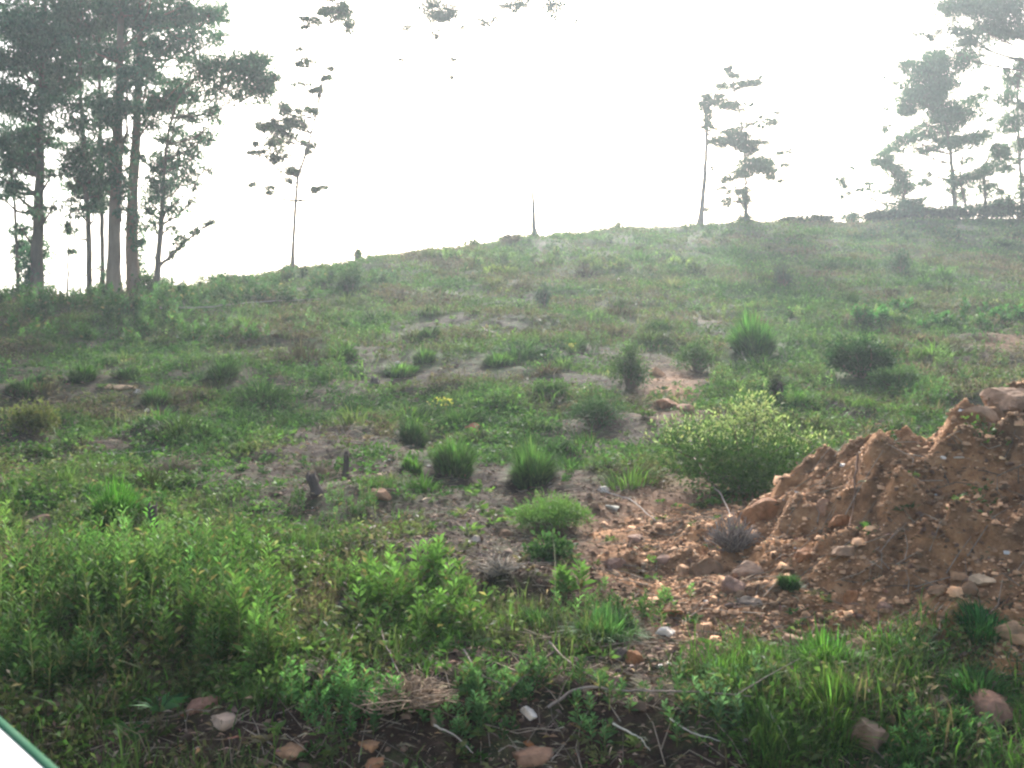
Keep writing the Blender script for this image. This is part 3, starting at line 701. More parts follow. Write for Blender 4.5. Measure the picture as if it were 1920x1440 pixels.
def bush(px, py, wpx, hpx, col, lab, name='shrub', cat='shrub', n=2200, L=.045, wr=.45, tip=None, group='shrubs on the slope', skew=0.0, stems=True, seed=None, lobes=None):
    """shrub: stems fan out from the foot and carry clumps of leaves on an uneven crown"""
    b = place(px, py) if seed is None else seed; y = b[1]; r = wpx / F * y * .5; H = hpx / F * y
    t = thing(name, b, lab, cat, group)
    ns = max(10, int(16 + wpx / 6)); th = rng.uniform(0, 6.28, ns); q = np.sqrt(rng.random(ns)) * .8
    lump = rng.uniform(.7, 1.2, ns)
    cen = np.stack([b[0] + np.cos(th) * q * r + skew * H, b[1] + np.sin(th) * q * r * .8, b[2] + H * (.35 + .5 * rng.random(ns)) * (1 - .45 * q * q) * lump], 1)
    if lobes:
        for i in range(ns):
            lx, ly, lw, lh = lobes[i % len(lobes)]
            cen[i] = [b[0] + (lx + math.cos(th[i]) * q[i] * lw) * r, b[1] + (ly + math.sin(th[i]) * q[i] * lw) * r, b[2] + H * lh * rng.uniform(.45, .95) * (1 - .4 * q[i] ** 2)]
    n = int(n * 1.7); f = Acc(); per = n // ns; mi = np.repeat(np.arange(ns), per)
    rad = np.array([.30 * r, .30 * r, .24 * H]) * np.exp(rng.normal(0, .22, (ns, 1)))[mi] * (1 if not lobes else .85)
    off = rng.normal(size=(ns * per, 3)); off = unit(off) * (rng.random((ns * per, 1)) ** .5)
    pos = cen[mi] + off * rad * 1.25
    pos[:, 2] = np.maximum(pos[:, 2], surf(pos[:, 0], pos[:, 1]) + .01)
    hrel = np.clip((pos[:, 2] - b[2]) / H, 0, 1)[:, None]
    c = jitter_col(col, ns * per, .06, .22)
    if tip is not None:
        kk = (rng.random((ns * per, 1)) < np.clip((hrel - .40) * 2.4, 0, .9)); c = np.where(kk, jitter_col(tip, ns * per, .06, .25), c)
    d = off + np.array([0, 0, .5]) + rng.normal(0, .35, (ns * per, 3))
    leaves(f, pos, d, L * rng.uniform(.6, 1.4, ns * per), L * wr * rng.uniform(.7, 1.3, ns * per), c)
    f.build('foliage', M_LEAF, t)
    if stems:
        s = Acc()
        for i in range(min(ns, 16)):
            mid = (b + cen[i]) / 2 + rng.normal(0, .05 * r, 3)
            tube(s, smooth_path([b - [0, 0, .03], mid, cen[i]], 6), np.linspace(.012, .004, 6) * (1 + y * .03), (.13, .10, .07), 5)
        s.build('stem', M_BARK, t)
    return t

DG, MG, BG_, YG = (.035, .070, .020), (.052, .105, .026), (.075, .150, .030), (.15, .17, .07)
tussock(850, 892, 108, 78, MG, 'left one of the two round bristly tussocks side by side on the middle slope', n=1600)
tussock(998, 905, 120, 74, MG, 'right one of the two round bristly tussocks, the widest and roundest', n=1900)
tussock(772, 880, 60, 30, BG_, 'low tuft at the left foot of the round bristly tussocks', n=500)
tussock(775, 830, 76, 52, DG, 'dark tuft up left of the round bristly tussocks', n=800)
tussock(860, 798, 130, 40, MG, 'wide low tuft under the yellow flowered weeds', n=900)
bush(1112, 803, 110, 68, (.045, .085, .035), 'dark spiky bush leaning right between the tussocks and the orange scar', n=1600, L=.06, wr=.2, skew=.15)
bush(1178, 728, 74, 74, (.050, .085, .030), 'dark upright bush left of the small orange scar', n=1400, L=.05)
bush(1030, 748, 84, 38, (.065, .12, .030), 'low green bush on the middle slope left of the dark upright bush', n=900, L=.05)
bush(1304, 697, 84, 52, (.060, .105, .035), 'rounded green bush above the small orange scar', n=1100, L=.05)
tussock(1412, 662, 120, 80, (.060, .14, .030), 'tall fountain of bright grass on the upper right slope', n=1500)
bush(1616, 708, 136, 72, (.026, .062, .020), 'dark green domed bush on the right slope', n=4200, L=.055, wr=.5)
bush(1690, 735, 120, 50, (.075, .13, .045), 'grey green bush in front of the dark domed bush', n=1300, L=.055)
tussock(935, 683, 92, 28, BG_, 'right flat mat of grass in the group of mats on the middle slope', 'grass_mat', 'grass mat', 600, group='grass mats on the middle slope')
tussock(795, 675, 64, 26, BG_, 'upper left flat mat of grass in the group on the middle slope', 'grass_mat', 'grass mat', 450, group='grass mats on the middle slope')
tussock(752, 700, 108, 26, BG_, 'long lower left mat of grass in the group on the middle slope', 'grass_mat', 'grass mat', 600, group='grass mats on the middle slope')
tussock(640, 668, 90, 30, MG, 'wide mat of grass left of the group of mats', 'grass_mat', 'grass mat', 500, group='grass mats on the middle slope')
tussock(805, 638, 56, 30, DG, 'dark tuft above the grass mats', n=500)
tussock(1078, 657, 62, 30, MG, 'green tuft with a yellow flower below it right of the grass mats', n=500)
tussock(418, 712, 84, 42, MG, 'round green tussock on the left middle slope', n=900)
tussock(155, 712, 74, 36, MG, 'green tussock near the left edge of the middle slope', n=700)
tussock(240, 708, 60, 26, DG, 'dark small tussock between the two left tussocks', n=450)
tussock(292, 756, 80, 34, MG, 'flat topped green tussock below the left dark small one', n=700)
tussock(50, 735, 120, 30, DG, 'dark grass ledge at the left edge of the middle slope', n=800)
bush(60, 815, 100, 56, (.12, .13, .04), 'olive topped bush with dark underside at the left edge', n=1200, L=.05)
tussock(215, 962, 150, 62, (.055, .14, .02), 'vivid green clump left of the short dark stump', 'weed_clump', 'weeds', 1500, group='clumps of weeds')
bush(1390, 915, 310, 165, (.050, .095, .025), 'big sprawling bush with pale yellow flower heads beside the dirt mound', 'flowering_bush', 'bush', 4600, .042, .40, tip=(.24, .28, .12), group=None, lobes=[(-.75, 0, .3, .70), (-.35, .2, .35, .98), (.1, .2, .4, 1.08), (.5, .1, .35, .85), (.9, .1, .25, .55), (.0, -.25, .4, .5), (.35, -.3, .3, .42), (-.45, -.2, .25, .4), (-.2, -.35, .5, .26), (.3, -.35, .5, .24), (.0, -.3, .7, .2)])
bush(655, 552, 60, 50, (.05, .085, .04), 'dark bush just under the ridge left of centre', n=700, L=.09)
bush(1470, 540, 36, 46, (.05, .07, .045), 'small dark bush high on the right slope', n=400, L=.08)
bush(1020, 573, 32, 40, (.045, .07, .045), 'small dark bush high on the centre slope', n=400, L=.08)
bush(1685, 512, 50, 40, (.04, .075, .035), 'dark bush on the far right slope under the row of trees', n=500, L=.09)
bush(1455, 752, 26, 60, (.06, .08, .04), 'thin dark seedling behind the flowering bush', n=300, L=.05)
bush(1040, 990, 150, 52, (.10, .18, .045), 'feathery pale green seedling on a thin stem in the middle foreground', 'seedling', 'seedling', 2600, .045, .14, group=None, stems=True)
bush(1035, 1060, 110, 50, (.045, .09, .03), 'loose dark green leaves under the feathery seedling', n=300, L=.05, group='shrubs on the slope')
bush(60, 450 + 0, 1, 1, DG, 'x', n=20) if False else None
for px, py, hpx, n_, lab in [(820, 1110, 90, 5, 'light green leafy weed with three shoots in the foreground left of centre'),
                         (697, 1120, 80, 5, 'bright leafy weed on a bare brown stalk left of the three shooted weed'),
                         (440, 1060, 80, 4, 'tall upright weed rising from the right side of the left weed mass'),
                         (455, 1250, 150, 6, 'dark bushy weed at the right end of the left weed mass'),
                         (365, 1210, 110, 4, 'yellow green weed standing out of the left weed mass'),
                         (1060, 1130, 60, 4, 'small weed with round leaves right of the seedling stem'),
                         (630, 720, 100, 5, 'tall pale weed standing alone on the left middle slope')]:
    b = place(px, py); y = b[1]; H = hpx / F * y; a = Acc()
    xs = b[0] + rng.normal(0, .10 * H + .02, n_); yy_ = b[1] + rng.normal(0, .06, n_)
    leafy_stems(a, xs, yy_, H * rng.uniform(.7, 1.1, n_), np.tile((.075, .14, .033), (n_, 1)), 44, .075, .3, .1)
    tag(a.build('leafy_weed', M_LEAF, origin=b), lab, 'weed', 'single leafy weeds')
# rosette weed
b = place(300, 1345); a = Acc(); th = np.linspace(0, 6.28, 13)[:-1]
leaves(a, np.tile(b + [0, 0, .02], (12, 1)), np.stack([np.cos(th), np.sin(th), np.full(12, .55)], 1), .14, .03, jitter_col((.055, .12, .05), 12))
tag(a.build('rosette_weed', M_LEAF, origin=b), 'star shaped rosette of narrow leaves on the dark bank', 'weed')
# foreground grass clumps
for px, py, wpx, hpx, col, lab in [(1370, 1270, 170, 70, (.10, .18, .03), 'bright grass clump nearest the fallen branch'),
                                   (1545, 1250, 190, 90, (.08, .17, .025), 'lush grass clump below the rounded tan rock'),
                                   (1560, 1350, 170, 100, (.11, .19, .03), 'yellow green grass clump left of the largest brown rock'),
                                   (1700, 1230, 150, 60, (.05, .12, .025), 'dark green grass clump right of the rounded tan rock'),
                                   (1840, 1190, 130, 70, (.045, .13, .03), 'deep green grass clump low on the mound at the right'),
                                   (1440, 1400, 170, 90, (.09, .16, .03), 'grass clump at the bottom in front of the fallen branch'),
                                   (1700, 1420, 130, 60, (.06, .13, .03), 'grass clump hugging the right side of the largest brown rock'),
                                   (1480, 1100, 50, 40, (.06, .12, .03), 'small grass clump in the rubble at the foot of the mound'),
                                   (1830, 1300, 170, 70, (.06, .14, .03), 'grass clump in front of the yellowish stone at the right'),
                                   (1130, 1190, 200, 80, (.07, .14, .035), 'loose grass clump right of the seedling stem'),
                                   (1010, 1170, 110, 50, (.07, .14, .035), 'loose grass clump at the foot of the seedling stem')]:
    tussock(px, py, wpx * 1.1, hpx * .78, tuple(np.array(col) * [.72, .76, .95]), lab, 'grass_clump', 'grass clump', 800, group='grass clumps in the foreground')

# yellow flowers: small separate plants
for px, py, wpx, lab in [(830, 770, 46, 'patch of small yellow flowers above the wide low tuft'), (1072, 662, 14, 'single yellow flower head under the green tuft')]:
    b = place(px, py); a = Acc(); n = 60; r = wpx / F * b[1] * .5
    pos = b + np.stack([rng.normal(0, r * .5, n), rng.normal(0, r * .5, n), .05 + rng.random(n) * .1], 1)
    leaves(a, pos, rng.normal(size=(n, 3)) + [0, 0, .8], .035, .03, jitter_col((.36, .33, .07), n, .05, .25))
    pos2 = pos.copy(); pos2[:, 2] = surf(pos[:, 0], pos[:, 1]); blades(a, pos2, rng.uniform(0, 6, n), pos[:, 2] - pos2[:, 2] + .01, .05, .006, (.05, .095, .026))
    tag(a.build('flower_patch', M_LEAF, origin=b), lab, 'flowers')

# ------------------------------------------------------------------ stumps, sticks, dead bush
def stick(pts, rad, col, lab, name='stick', cat='stick', group='dead sticks in the foreground', offs=.05, twigs=0):
    """pts: image points the stick passes; each lies a little over the ground"""
    c = []
    for p in pts:
        x, y, z = hit(p[0], p[1]); up = p[2] if len(p) > 2 else 0
        c.append((x, y, z + offs + up))
    c = np.array(c); path = smooth_path(c, 5 * len(pts) + 2); n = len(path)
    rad *= .72; path = path + np.cumsum(rng.normal(0, rad * .35, path.shape), 0)
    path[:, 2] = np.maximum(path[:, 2], surf(path[:, 0], path[:, 1]) + rad * .6)
    a = Acc(); tube(a, path, np.linspace(rad, rad * .35, n), col, 6, .08)
    for k in range(twigs):
        i = rng.integers(1, n - 2); d = rng.normal(0, 1, 3) * [.8, .5, .5]; d[2] = abs(d[2]); L = rng.uniform(.1, .25)
        tube(a, smooth_path([path[i], path[i] + d * L * .5 + rng.normal(0, .01, 3), path[i] + d * L], 6), np.linspace(rad * .45, rad * .15, 6), col, 4)
    o = a.build(name, M_TWIG, origin=c[0]); return tag(o, lab, cat, group)
GT = (.21, .17, .14); DT = (.12, .09, .07)
stick([(1025, 1352), (1090, 1318), (1160, 1320), (1300, 1325), (1420, 1335)], .010, GT, 'long grey fallen branch running right along the foreground', 'fallen_branch', 'branch', twigs=4)
stick([(1030, 1225), (1085, 1275), (1150, 1310)], .008, GT, 'grey stick slanting down to the long fallen branch', twigs=1)
stick([(1040, 1243), (990, 1285), (950, 1320)], .008, DT, 'brown stick crossing under the slanting grey stick')
stick([(870, 1240), (910, 1290), (965, 1318)], .008, GT, 'thin curved stick left of the crossing brown stick')
stick([(690, 1110), (705, 1170), (725, 1230), (745, 1290)], .009, GT, 'long curved grey stem arching down through the bright leafy weed')
stick([(605, 1290), (650, 1230), (685, 1165)], .006, (.36, .30, .22), 'pale straw leaning left of the long curved stem')
stick([(815, 1385), (850, 1405), (895, 1440)], .007, (.42, .36, .29), 'pale curved stem at the bottom edge below the tangle')
stick([(1150, 1380), (1200, 1410), (1225, 1440)], .006, (.46, .42, .34), 'pale straw at the bottom edge below the fallen branch')
stick([(1435, 1350), (1460, 1395), (1480, 1440)], .006, (.44, .44, .28), 'pale grass stem hanging at the bottom right of centre')
stick([(1255, 1375), (1300, 1400), (1350, 1420)], .005, (.48, .44, .36), 'short pale straw right of the bottom edge straw')
stick([(1120, 930), (1180, 945), (1225, 985)], .010, (.40, .35, .30), 'pale grey stick arching below the white stone')
stick([(1430, 870, .25), (1480, 862, .2), (1530, 880, .1)], .007, DT, 'dark twig sticking out of the flowering bush')
stick([(1295, 855, .12), (1310, 910, .08), (1340, 950, .05), (1370, 1000)], .016, (.24, .19, .16), 'grey bent dead stem rising left of the dead bush', twigs=3)
stick([(1608, 868), (1603, 910), (1595, 960), (1585, 1010)], .012, (.20, .12, .08), 'thin root hanging down the left face of the mound')
stick([(300, 590), (400, 585), (470, 578), (600, 572)], .03, (.30, .26, .22), 'long grey fallen branch high on the left slope under the trees', 'fallen_branch', 'branch', twigs=6, offs=.15)
stick([(200, 862), (260, 858), (310, 850)], .012, (.34, .29, .25), 'grey stick on the left middle slope')
stick([(1375, 640, .1), (1395, 690, .1), (1410, 730)], .014, (.10, .08, .07), 'dark bare twig below the fountain of bright grass')
stick([(540, 1130), (580, 1115), (640, 1100)], .010, (.12, .09, .07), 'dark stick lying left of the blue grey stone')
stick([(1035, 1040, .12), (1040, 1110, .1), (1030, 1190)], .0035, (.10, .12, .06), 'bare thin stem standing under the feathery seedling', group=None)

def stump(px, py, wpx, hpx, col, lab, lean=.1):
    wpx *= .85; hpx *= .8; b = place(px, py); y = b[1]; r = wpx / F * y * .5; H = hpx / F * y
    a = Acc(); t = thing('stump', b, lab, 'stump', 'dead stumps and stakes')
    n = 7; pts = [b + [lean * H * k / n, 0, -.05 + (H + .05) * k / n] for k in range(n + 1)]
    tube(a, pts, [r * (1.0 + .7 * math.exp(-k * .9) - .15 * k / n) for k in range(n + 1)], col, 9, .08); a.build('trunk', M_BARK, t)
    s = Acc()
    for k in range(5):
        th = rng.uniform(0, 6.28); e = np.array([math.cos(th), math.sin(th), 0]) * r
        tube(s, [pts[-1] + e * .6 - [0, 0, r], pts[-1] + e * .8 + [0, 0, H * rng.uniform(.05, .2)]], [r * .35, r * .08], col * np.ones(3) * 1.3, 5)
    s.build('splinters', M_BARK, t)
DK = np.array((.055, .042, .036))
stump(285, 1000, 22, 62, DK, 'short dark stump standing in the left weeds', .02)
stump(648, 893, 14, 56, DK, 'thin dark stake like stump on the middle slope', .05)
stump(598, 922, 26, 40, DK * 1.3, 'leaning charred stump left of the stake like stump', -.5)
stump(1462, 755, 16, 44, DK, 'dark stake behind the flowering bush', 0)
stump(700, 728, 22, 24, DK * 1.4, 'small grey brown stump left of the bare patch on the slope', .2)

def dead_bush(px, py, wpx, hpx, lab, n=130, col=(.20, .165, .14)):
    b = place(px, py); y = b[1]; r = wpx / F * y * .5; H = hpx / F * y; a = Acc()
    for k in range(n):
        th = rng.uniform(0, 6.28); q = rng.random() ** .6; e = b + np.array([math.cos(th) * q * r, math.sin(th) * q * r, H * (1.05 - .7 * q) * rng.uniform(.4, 1)])
        s0 = b + rng.normal(0, .12 * r, 3) * [1, 1, 0]; m = (s0 + e) / 2 + rng.normal(0, .12 * r, 3)
        pth = smooth_path([s0, m, e], 7); pth[:, 2] = np.maximum(pth[:, 2], surf(pth[:, 0], pth[:, 1]) + .003)
        tube(a, pth, np.linspace(.0035, .0015, 7) * (1 + y * .04), np.array(col) * rng.uniform(.5, 1.5), 4)
    return tag(a.build('dead_bush', M_TWIG, origin=b), lab, 'dead bush', 'dead bushes and tangles')
dead_bush(1375, 1035, 120, 90, 'grey leafless bush left of the dirt mound', 200)
dead_bush(760, 1320, 210, 60, 'tangle of dead brown stems in the foreground left of centre', 220, (.26, .19, .13))
dead_bush(600, 1270, 150, 40, 'flattened dead grass tangle below the left weed mass', 120, (.26, .20, .14))
dead_bush(940, 1075, 110, 44, 'low dry grey twigs on the bare soil in the middle', 110, (.26, .22, .17))
dead_bush(330, 890, 130, 50, 'heap of dry brush on the left middle slope', 130, (.20, .15, .11))
dead_bush(600, 900, 90, 50, 'dry brown brush around the stake like stump', 110, (.24, .18, .12))

# twigs nobody could count
a = Acc(); x, y = scatter(2600, 3.1, 14, -60, 1980)
for i in range(len(x)):
    L = rng.uniform(.06, .28) * (1.6 if i % 7 == 0 else 1); th = rng.uniform(0, 3.14); d = np.array([math.cos(th), math.sin(th) * .7, 0]) * L
    p0 = np.array([x[i], y[i], 0]); pts = np.array([p0 - d / 2, p0 + rng.normal(0, .02, 3), p0 + d / 2]); pts[:, 2] = surf(pts[:, 0], pts[:, 1]) + rng.uniform(.004, .03, 3)
    tube(a, pts, np.array([.0022, .0018, .001]) * (1 + .05 * y[i]), np.array((.20, .16, .12)) * rng.uniform(.4, 1.6), 4)
tag(a.build('twigs', M_TWIG), 'loose dry twigs and straw strewn among the weeds', 'twigs', kind='stuff')

# ------------------------------------------------------------------ trees on the ridge
def clump_leaves(acc, c, rx, ry, rz, dens, col, L, flatness=.45):
    """a clump: several sprays of leaves, flattened, with gaps between them"""
    nsub = max(6, int(rx * rz * dens * 260))
    off = rng.normal(size=(nsub, 3)); off = unit(off) * rng.random((nsub, 1)) ** .4
    sc = c + off * [rx, ry, rz]
    per = 17; mi = np.repeat(np.arange(nsub), per); sr = np.minimum(.27, max(rx, rz) * .45) * rng.uniform(.4, 1.25, nsub)
    o2 = rng.normal(size=(nsub * per, 3)); o2 = unit(o2) * rng.random((nsub * per, 1)) ** .5 * (1 + 1.1 * (rng.random((nsub * per, 1)) < .22))
    tilt = rng.normal(0, .5, nsub)
    o2[:, 2] += o2[:, 0] * tilt[mi]
    pos = sc[mi] + o2 * sr[mi][:, None] * [1.5, 1.3, flatness * 1.15]
    cc = np.repeat(np.asarray(col) * np.exp(rng.normal(0, .25, (nsub, 1))), per, 0) * np.exp(rng.normal(0, .15, (nsub * per, 1)))
    d = rng.normal(size=(nsub * per, 3)) * [1, 1, .8] + [0, 0, -.8]
    leaves(acc, pos, d, L * rng.uniform(.6, 1.4, nsub * per), L * .42 * rng.uniform(.7, 1.3, nsub * per), np.clip(cc, .005, .4), .2)
    return sc
def tree(trunk, clumps, lab, dy=0.0, dens=1.0, col=(.040, .105, .062), bark=(.12, .095, .075), L=.105, group='trees along the ridge', name='tree', branches=True, thin=1.0, rootflare=1.5, flat=.62):
    Y = ridge_y(trunk[0][0]) - .4 + dy
    clumps = list(clumps) + [(c[0] + rng.normal(0, 22), c[1] + rng.normal(0, 16), c[2] * .45, c[3] * .5, 1.1) for c in clumps if c[2] > 27 and c[0] < 430 for _ in range(2)] + [(c[0] + rng.normal(0, 15), c[1] + rng.normal(0, 10), max(c[2] * .45, 5), max(c[3] * .5, 3.5), .9) for c in clumps if 440 < c[0] and c[2] > 7 and trunk[0][0] not in (810, 1003) for _ in range(2)]
    pts = np.array([P(p[0], p[1], Y) for p in trunk]); rad = np.array([p[2] / F * Y * .5 for p in trunk])
    base = pts[0].copy(); gz_ = float(ground(base[0], base[1])); base[2] = gz_
    if pts[0][2] > gz_: pts = np.vstack([[pts[0][0], Y, gz_ - .1], pts]); rad = np.concatenate([[rad[0] * 1.1], rad])
    else: pts[0][2] = gz_ - .1
    t = thing(name, base, lab, 'tree', group)
    n = 26; full = smooth_path(np.column_stack([pts, rad]), n); tp, tr = full[:, :3], full[:, 3]
    tp[1:, :2] += rng.normal(0, .008, (n - 1, 2))
    a = Acc(); tube(a, tp, np.concatenate([[tr[0] * rootflare, tr[1] * 1.15], tr[2:]]), np.array(bark), 9, .05)
    a.build('trunk', M_BARK, t, smooth=False)
    f = Acc(); br = Acc(); any_br = False
    for cl in clumps:
        if name == 'tree' and trunk[0][0] > 1650: cl = (cl[0] + rng.normal(0, 4), cl[1] + rng.normal(0, 4), cl[2] * 1.08, cl[3] * 1.15) + (((cl[4] if len(cl) > 4 else 1) * .62),)
        px, py, rx, ry = cl[:4]; rx, ry = (rx * 1.8, ry * 1.7) if trunk[0][0] in (810, 1003) else (rx * 1.2, ry * 1.25) if px > 450 else (rx, ry); dd = cl[4] if len(cl) > 4 else 1.0; oy = rng.uniform(-1, 1) * (1.6 if rx > 25 else .5)
        Yc = Y + oy; c = P(px, py, Yc); sx = rx / F * Yc; sz = ry / F * Yc
        sub = clump_leaves(f, c, sx, sx * .8, sz, dens * dd * (2.2 if trunk[0][0] in (810, 1003) else 1.5 if rx < 28 and px > 450 else 1), col, L, flat)
        if branches:
            zt = c[2] - .35 * abs(c[0] - np.interp(c[2], tp[:, 2], tp[:, 0])) - sz * .6 - .1
            k = int(np.argmin(np.abs(tp[:, 2] - max(zt, tp[2, 2])))); s0 = tp[k]
            m = (s0 + c) / 2 + np.array([0, 0, -.08 * np.linalg.norm(c - s0)]) + rng.normal(0, .06, 3)
            r0 = min(tr[k] * .5, .05 * thin + .01)
            tube(br, smooth_path([s0, m, c], 8), np.linspace(max(r0, .02), .016, 8) * (1.0 if trunk[0][0] not in (810, 1003) else .7), np.array(bark) * .9, 5); any_br = True
            for q in sub[:: max(1, len(sub) // 5)][:6]:
                tube(br, smooth_path([c, (c + q) / 2 + rng.normal(0, .03, 3), q], 5), np.linspace(.017, .009, 5), np.array(bark) * .9, 4)
    f.build('crown', M_TREELEAF, t)
    if any_br: br.build('branches', M_BARK, t)
    return t
BR = (.19, .135, .095)
tree([(34, 548, 7), (32, 480, 6), (28, 400, 5), (20, 300, 4)], [(45, 465, 22, 26, 1.3), (38, 430, 18, 14), (30, 500, 6, 20), (20, 350, 20, 20)], 'thin tree at the left edge with a dark clump of leaves low on its trunk', .6, 1.0)
tree([(70, 552, 26), (70, 460, 21), (74, 340, 17), (76, 220, 13), (80, 100, 10), (84, -40, 8), (86, -120, 4)],
     [(15, 40, 60, 45, 1.2), (70, 60, 60, 40, 1.2), (20, 110, 50, 30, 1.1), (75, 130, 50, 30), (15, 180, 45, 40, 1.2), (70, 195, 50, 28), (25, 250, 48, 34, 1.2), (10, 300, 32, 26), (60, 305, 40, 22), (100, 170, 30, 22), (60, 505, 13, 40, 2), (76, 470, 12, 40, 1.4), (72, 400, 12, 25), (60, 535, 18, 16, 2), (30, 365, 34, 8, .7), (60, -20, 70, 30), (20, 345, 36, 14, .9), (20, 285, 60, 20, .8), (95, 330, 22, 12, .7), (95, 90, 50, 40, 1), (85, 240, 30, 14, .8), (120, 150, 40, 22, .9), (100, 390, 16, 8, .6), (50, 395, 26, 8, .6), (40, 430, 20, 8, .6)],
     'stout dark ivy covered tree nearest the left edge', 0)
tree([(126, 556, 4), (128, 480, 3), (132, 420, 3), (134, 360, 2)], [(132, 420, 14, 12), (128, 375, 26, 7, .7), (135, 470, 8, 4, .6)], 'spindly sapling between the ivy covered tree and the dark crowned tree', 1.0, .8, thin=.4)
tree([(166, 556, 11), (167, 470, 10), (163, 380, 9), (158, 290, 8), (150, 160, 7), (148, 40, 6), (146, -60, 3)],
     [(150, 285, 36, 24, 1.5), (165, 320, 42, 26, 1.5), (172, 355, 34, 20, 1.4), (130, 350, 26, 12), (170, 385, 20, 12, 1.3), (125, 310, 14, 22), (120, 60, 44, 34, 1.2), (150, 100, 44, 26), (115, 20, 50, 30), (140, 230, 26, 26), (108, 130, 34, 24), (120, 195, 30, 18), (150, 0, 40, 30), (190, 290, 30, 22, .9), (145, 395, 30, 10, .8), (110, 265, 24, 16, .7)],
     'tree with the lowest dense dark crown among the left group', .5)
tree([(193, 556, 9), (192, 470, 8), (191, 380, 8), (188, 250, 7), (186, 100, 6), (186, -40, 4)],
     [(185, 60, 44, 30), (175, 130, 46, 26, 1.1), (185, 180, 40, 22, 1.1), (178, 230, 34, 20, 1.1), (190, 385, 22, 10, 1.2), (192, 340, 26, 16), (200, 20, 50, 28), (188, 520, 6, 30, 1)],
     'slender dark trunk directly left of the two stout brown trunks', 1.4)
tree([(213, 556, 27), (214, 460, 24), (218, 340, 21), (222, 220, 17), (226, 90, 13), (230, -60, 9)],
     [(225, 40, 50, 34, 1.1), (245, 90, 46, 28, 1.1), (205, 100, 34, 26), (240, 150, 44, 26, 1.1), (205, 210, 38, 26, 1.1), (235, 200, 34, 22), (200, 280, 26, 22, 1.2), (232, 270, 24, 22, 1.1), (235, 330, 18, 22), (205, 320, 18, 20), (240, 0, 50, 26), (200, 380, 24, 10), (226, 395, 20, 10, .9), (190, 350, 22, 16, 1), (232, 360, 16, 16, 1)],
     'left one of the two stout brown trunks in the left group', 0, bark=BR)
tree([(250, 552, 27), (247, 460, 22), (251, 340, 19), (257, 220, 15), (262, 90, 11), (268, -60, 8)],
     [(275, 30, 50, 30, 1.1), (330, 30, 50, 30, 1.1), (380, 30, 40, 32, 1.1), (415, 25, 20, 26), (350, 75, 60, 22, 1.1), (410, 70, 24, 16), (295, 90, 44, 26), (275, 140, 38, 24), (300, 190, 42, 20), (280, 230, 36, 16), (330, 150, 36, 18), (255, 420, 10, 40, 1.1), (262, 500, 9, 26, 1.3), (262, 450, 9, 24, 1.1), (300, -20, 90, 24, 1.1)],
     'right one of the two stout brown trunks in the left group', .2, bark=BR)
tree([(292, 552, 13), (296, 490, 11), (303, 420, 9), (308, 330, 7), (318, 240, 5), (350, 160, 5), (400, 130, 4), (470, 110, 3)],
     [(380, 130, 40, 30, 1.1), (430, 115, 44, 26, 1.2), (465, 140, 36, 34, 1.3), (495, 160, 20, 26, 1.2), (485, 115, 24, 20), (420, 165, 44, 16, .9), (370, 185, 40, 14, .8), (400, 215, 36, 8, .6), (340, 215, 34, 12, .8), (350, 255, 52, 12, 1), (390, 250, 24, 8, .7), (310, 260, 20, 14), (345, 180, 40, 20, .9), (300, 300, 30, 18, .9), (340, 285, 30, 14, .8), (300, 355, 24, 26, 1), (345, 330, 22, 24, .8), (330, 390, 22, 20, .7), (290, 420, 16, 14, .8), (355, 300, 14, 40, .8),
      (286, 335, 13, 26, 1.2), (282, 375, 14, 32, 1.3), (280, 400, 9, 18, 1.2), (305, 310, 13, 34, 1), (318, 355, 12, 34, .9), (333, 310, 12, 34, .8), (313, 395, 9, 20), (372, 290, 10, 26, .6), (382, 318, 22, 6, .7), (366, 345, 8, 22, .5), (358, 380, 7, 16, .5), (325, 430, 12, 10, .6)],
     'leaning tree at the right end of the left group with hanging columns of leaves', -.2, .9, bark=(.14, .11, .085), flat=.8)
tree([(298, 505, 7), (318, 482, 6), (340, 460, 5), (370, 435, 4), (408, 408, 2)], [(330, 455, 14, 10, .8), (345, 447, 14, 9, .8), (365, 432, 14, 7, .7), (390, 416, 14, 4, .7), (325, 475, 10, 8, .6)],
     'slanting sapling reaching up to the right beside the leaning tree', -.6, .8, bark=(.2, .15, .12), thin=.4)
tree([(548, 516, 9), (551, 440, 6), (556, 350, 5.5), (575, 280, 4.5), (598, 190, 4), (612, 100, 3.5), (622, 10, 3), (628, -60, 2)],
     [(533, 200, 16, 9), (550, 228, 20, 12, 1.3), (500, 237, 22, 6, 1), (520, 245, 20, 8), (517, 268, 26, 10, 1.1), (521, 292, 16, 9, 1.1), (542, 322, 18, 7, 1.1), (490, 285, 14, 4), (583, 272, 10, 8), (567, 158, 18, 4, .9), (571, 117, 18, 7), (583, 205, 16, 6), (600, 175, 6, 16, .8), (620, 142, 12, 6, .8), (583, 38, 18, 6, 1.2), (628, 22, 24, 12, 1.2), (655, 45, 14, 10, 1.1), (645, 15, 16, 12), (592, 353, 12, 2, .6), (503, 350, 10, 3, .5), (630, -20, 40, 14)],
     'slim tree with a bare lower trunk and sparse drifting foliage right of the left group', 0, .9, (.045, .075, .045), (.16, .125, .11), .11, thin=.35)
tree([(810, 472, 6), (810, 440, 2.6), (812, 330, 2.4), (815, 200, 2.2), (820, 80, 2), (822, -20, 2)],
     [(808, 12, 18, 14, .8), (826, 30, 16, 8, .8), (848, 22, 12, 10, .7), (761, 49, 12, 4, .6), (820, 68, 9, 8, .6), (870, 52, 13, 4, .6), (750, 110, 6, 3, .5), (848, 112, 6, 4, .4), (845, 145, 5, 3, .4)],
     'very thin bare tree left of centre whose few leaves hang at the top', 0, .8, (.06, .08, .07), (.24, .2, .19), .10, thin=.15)
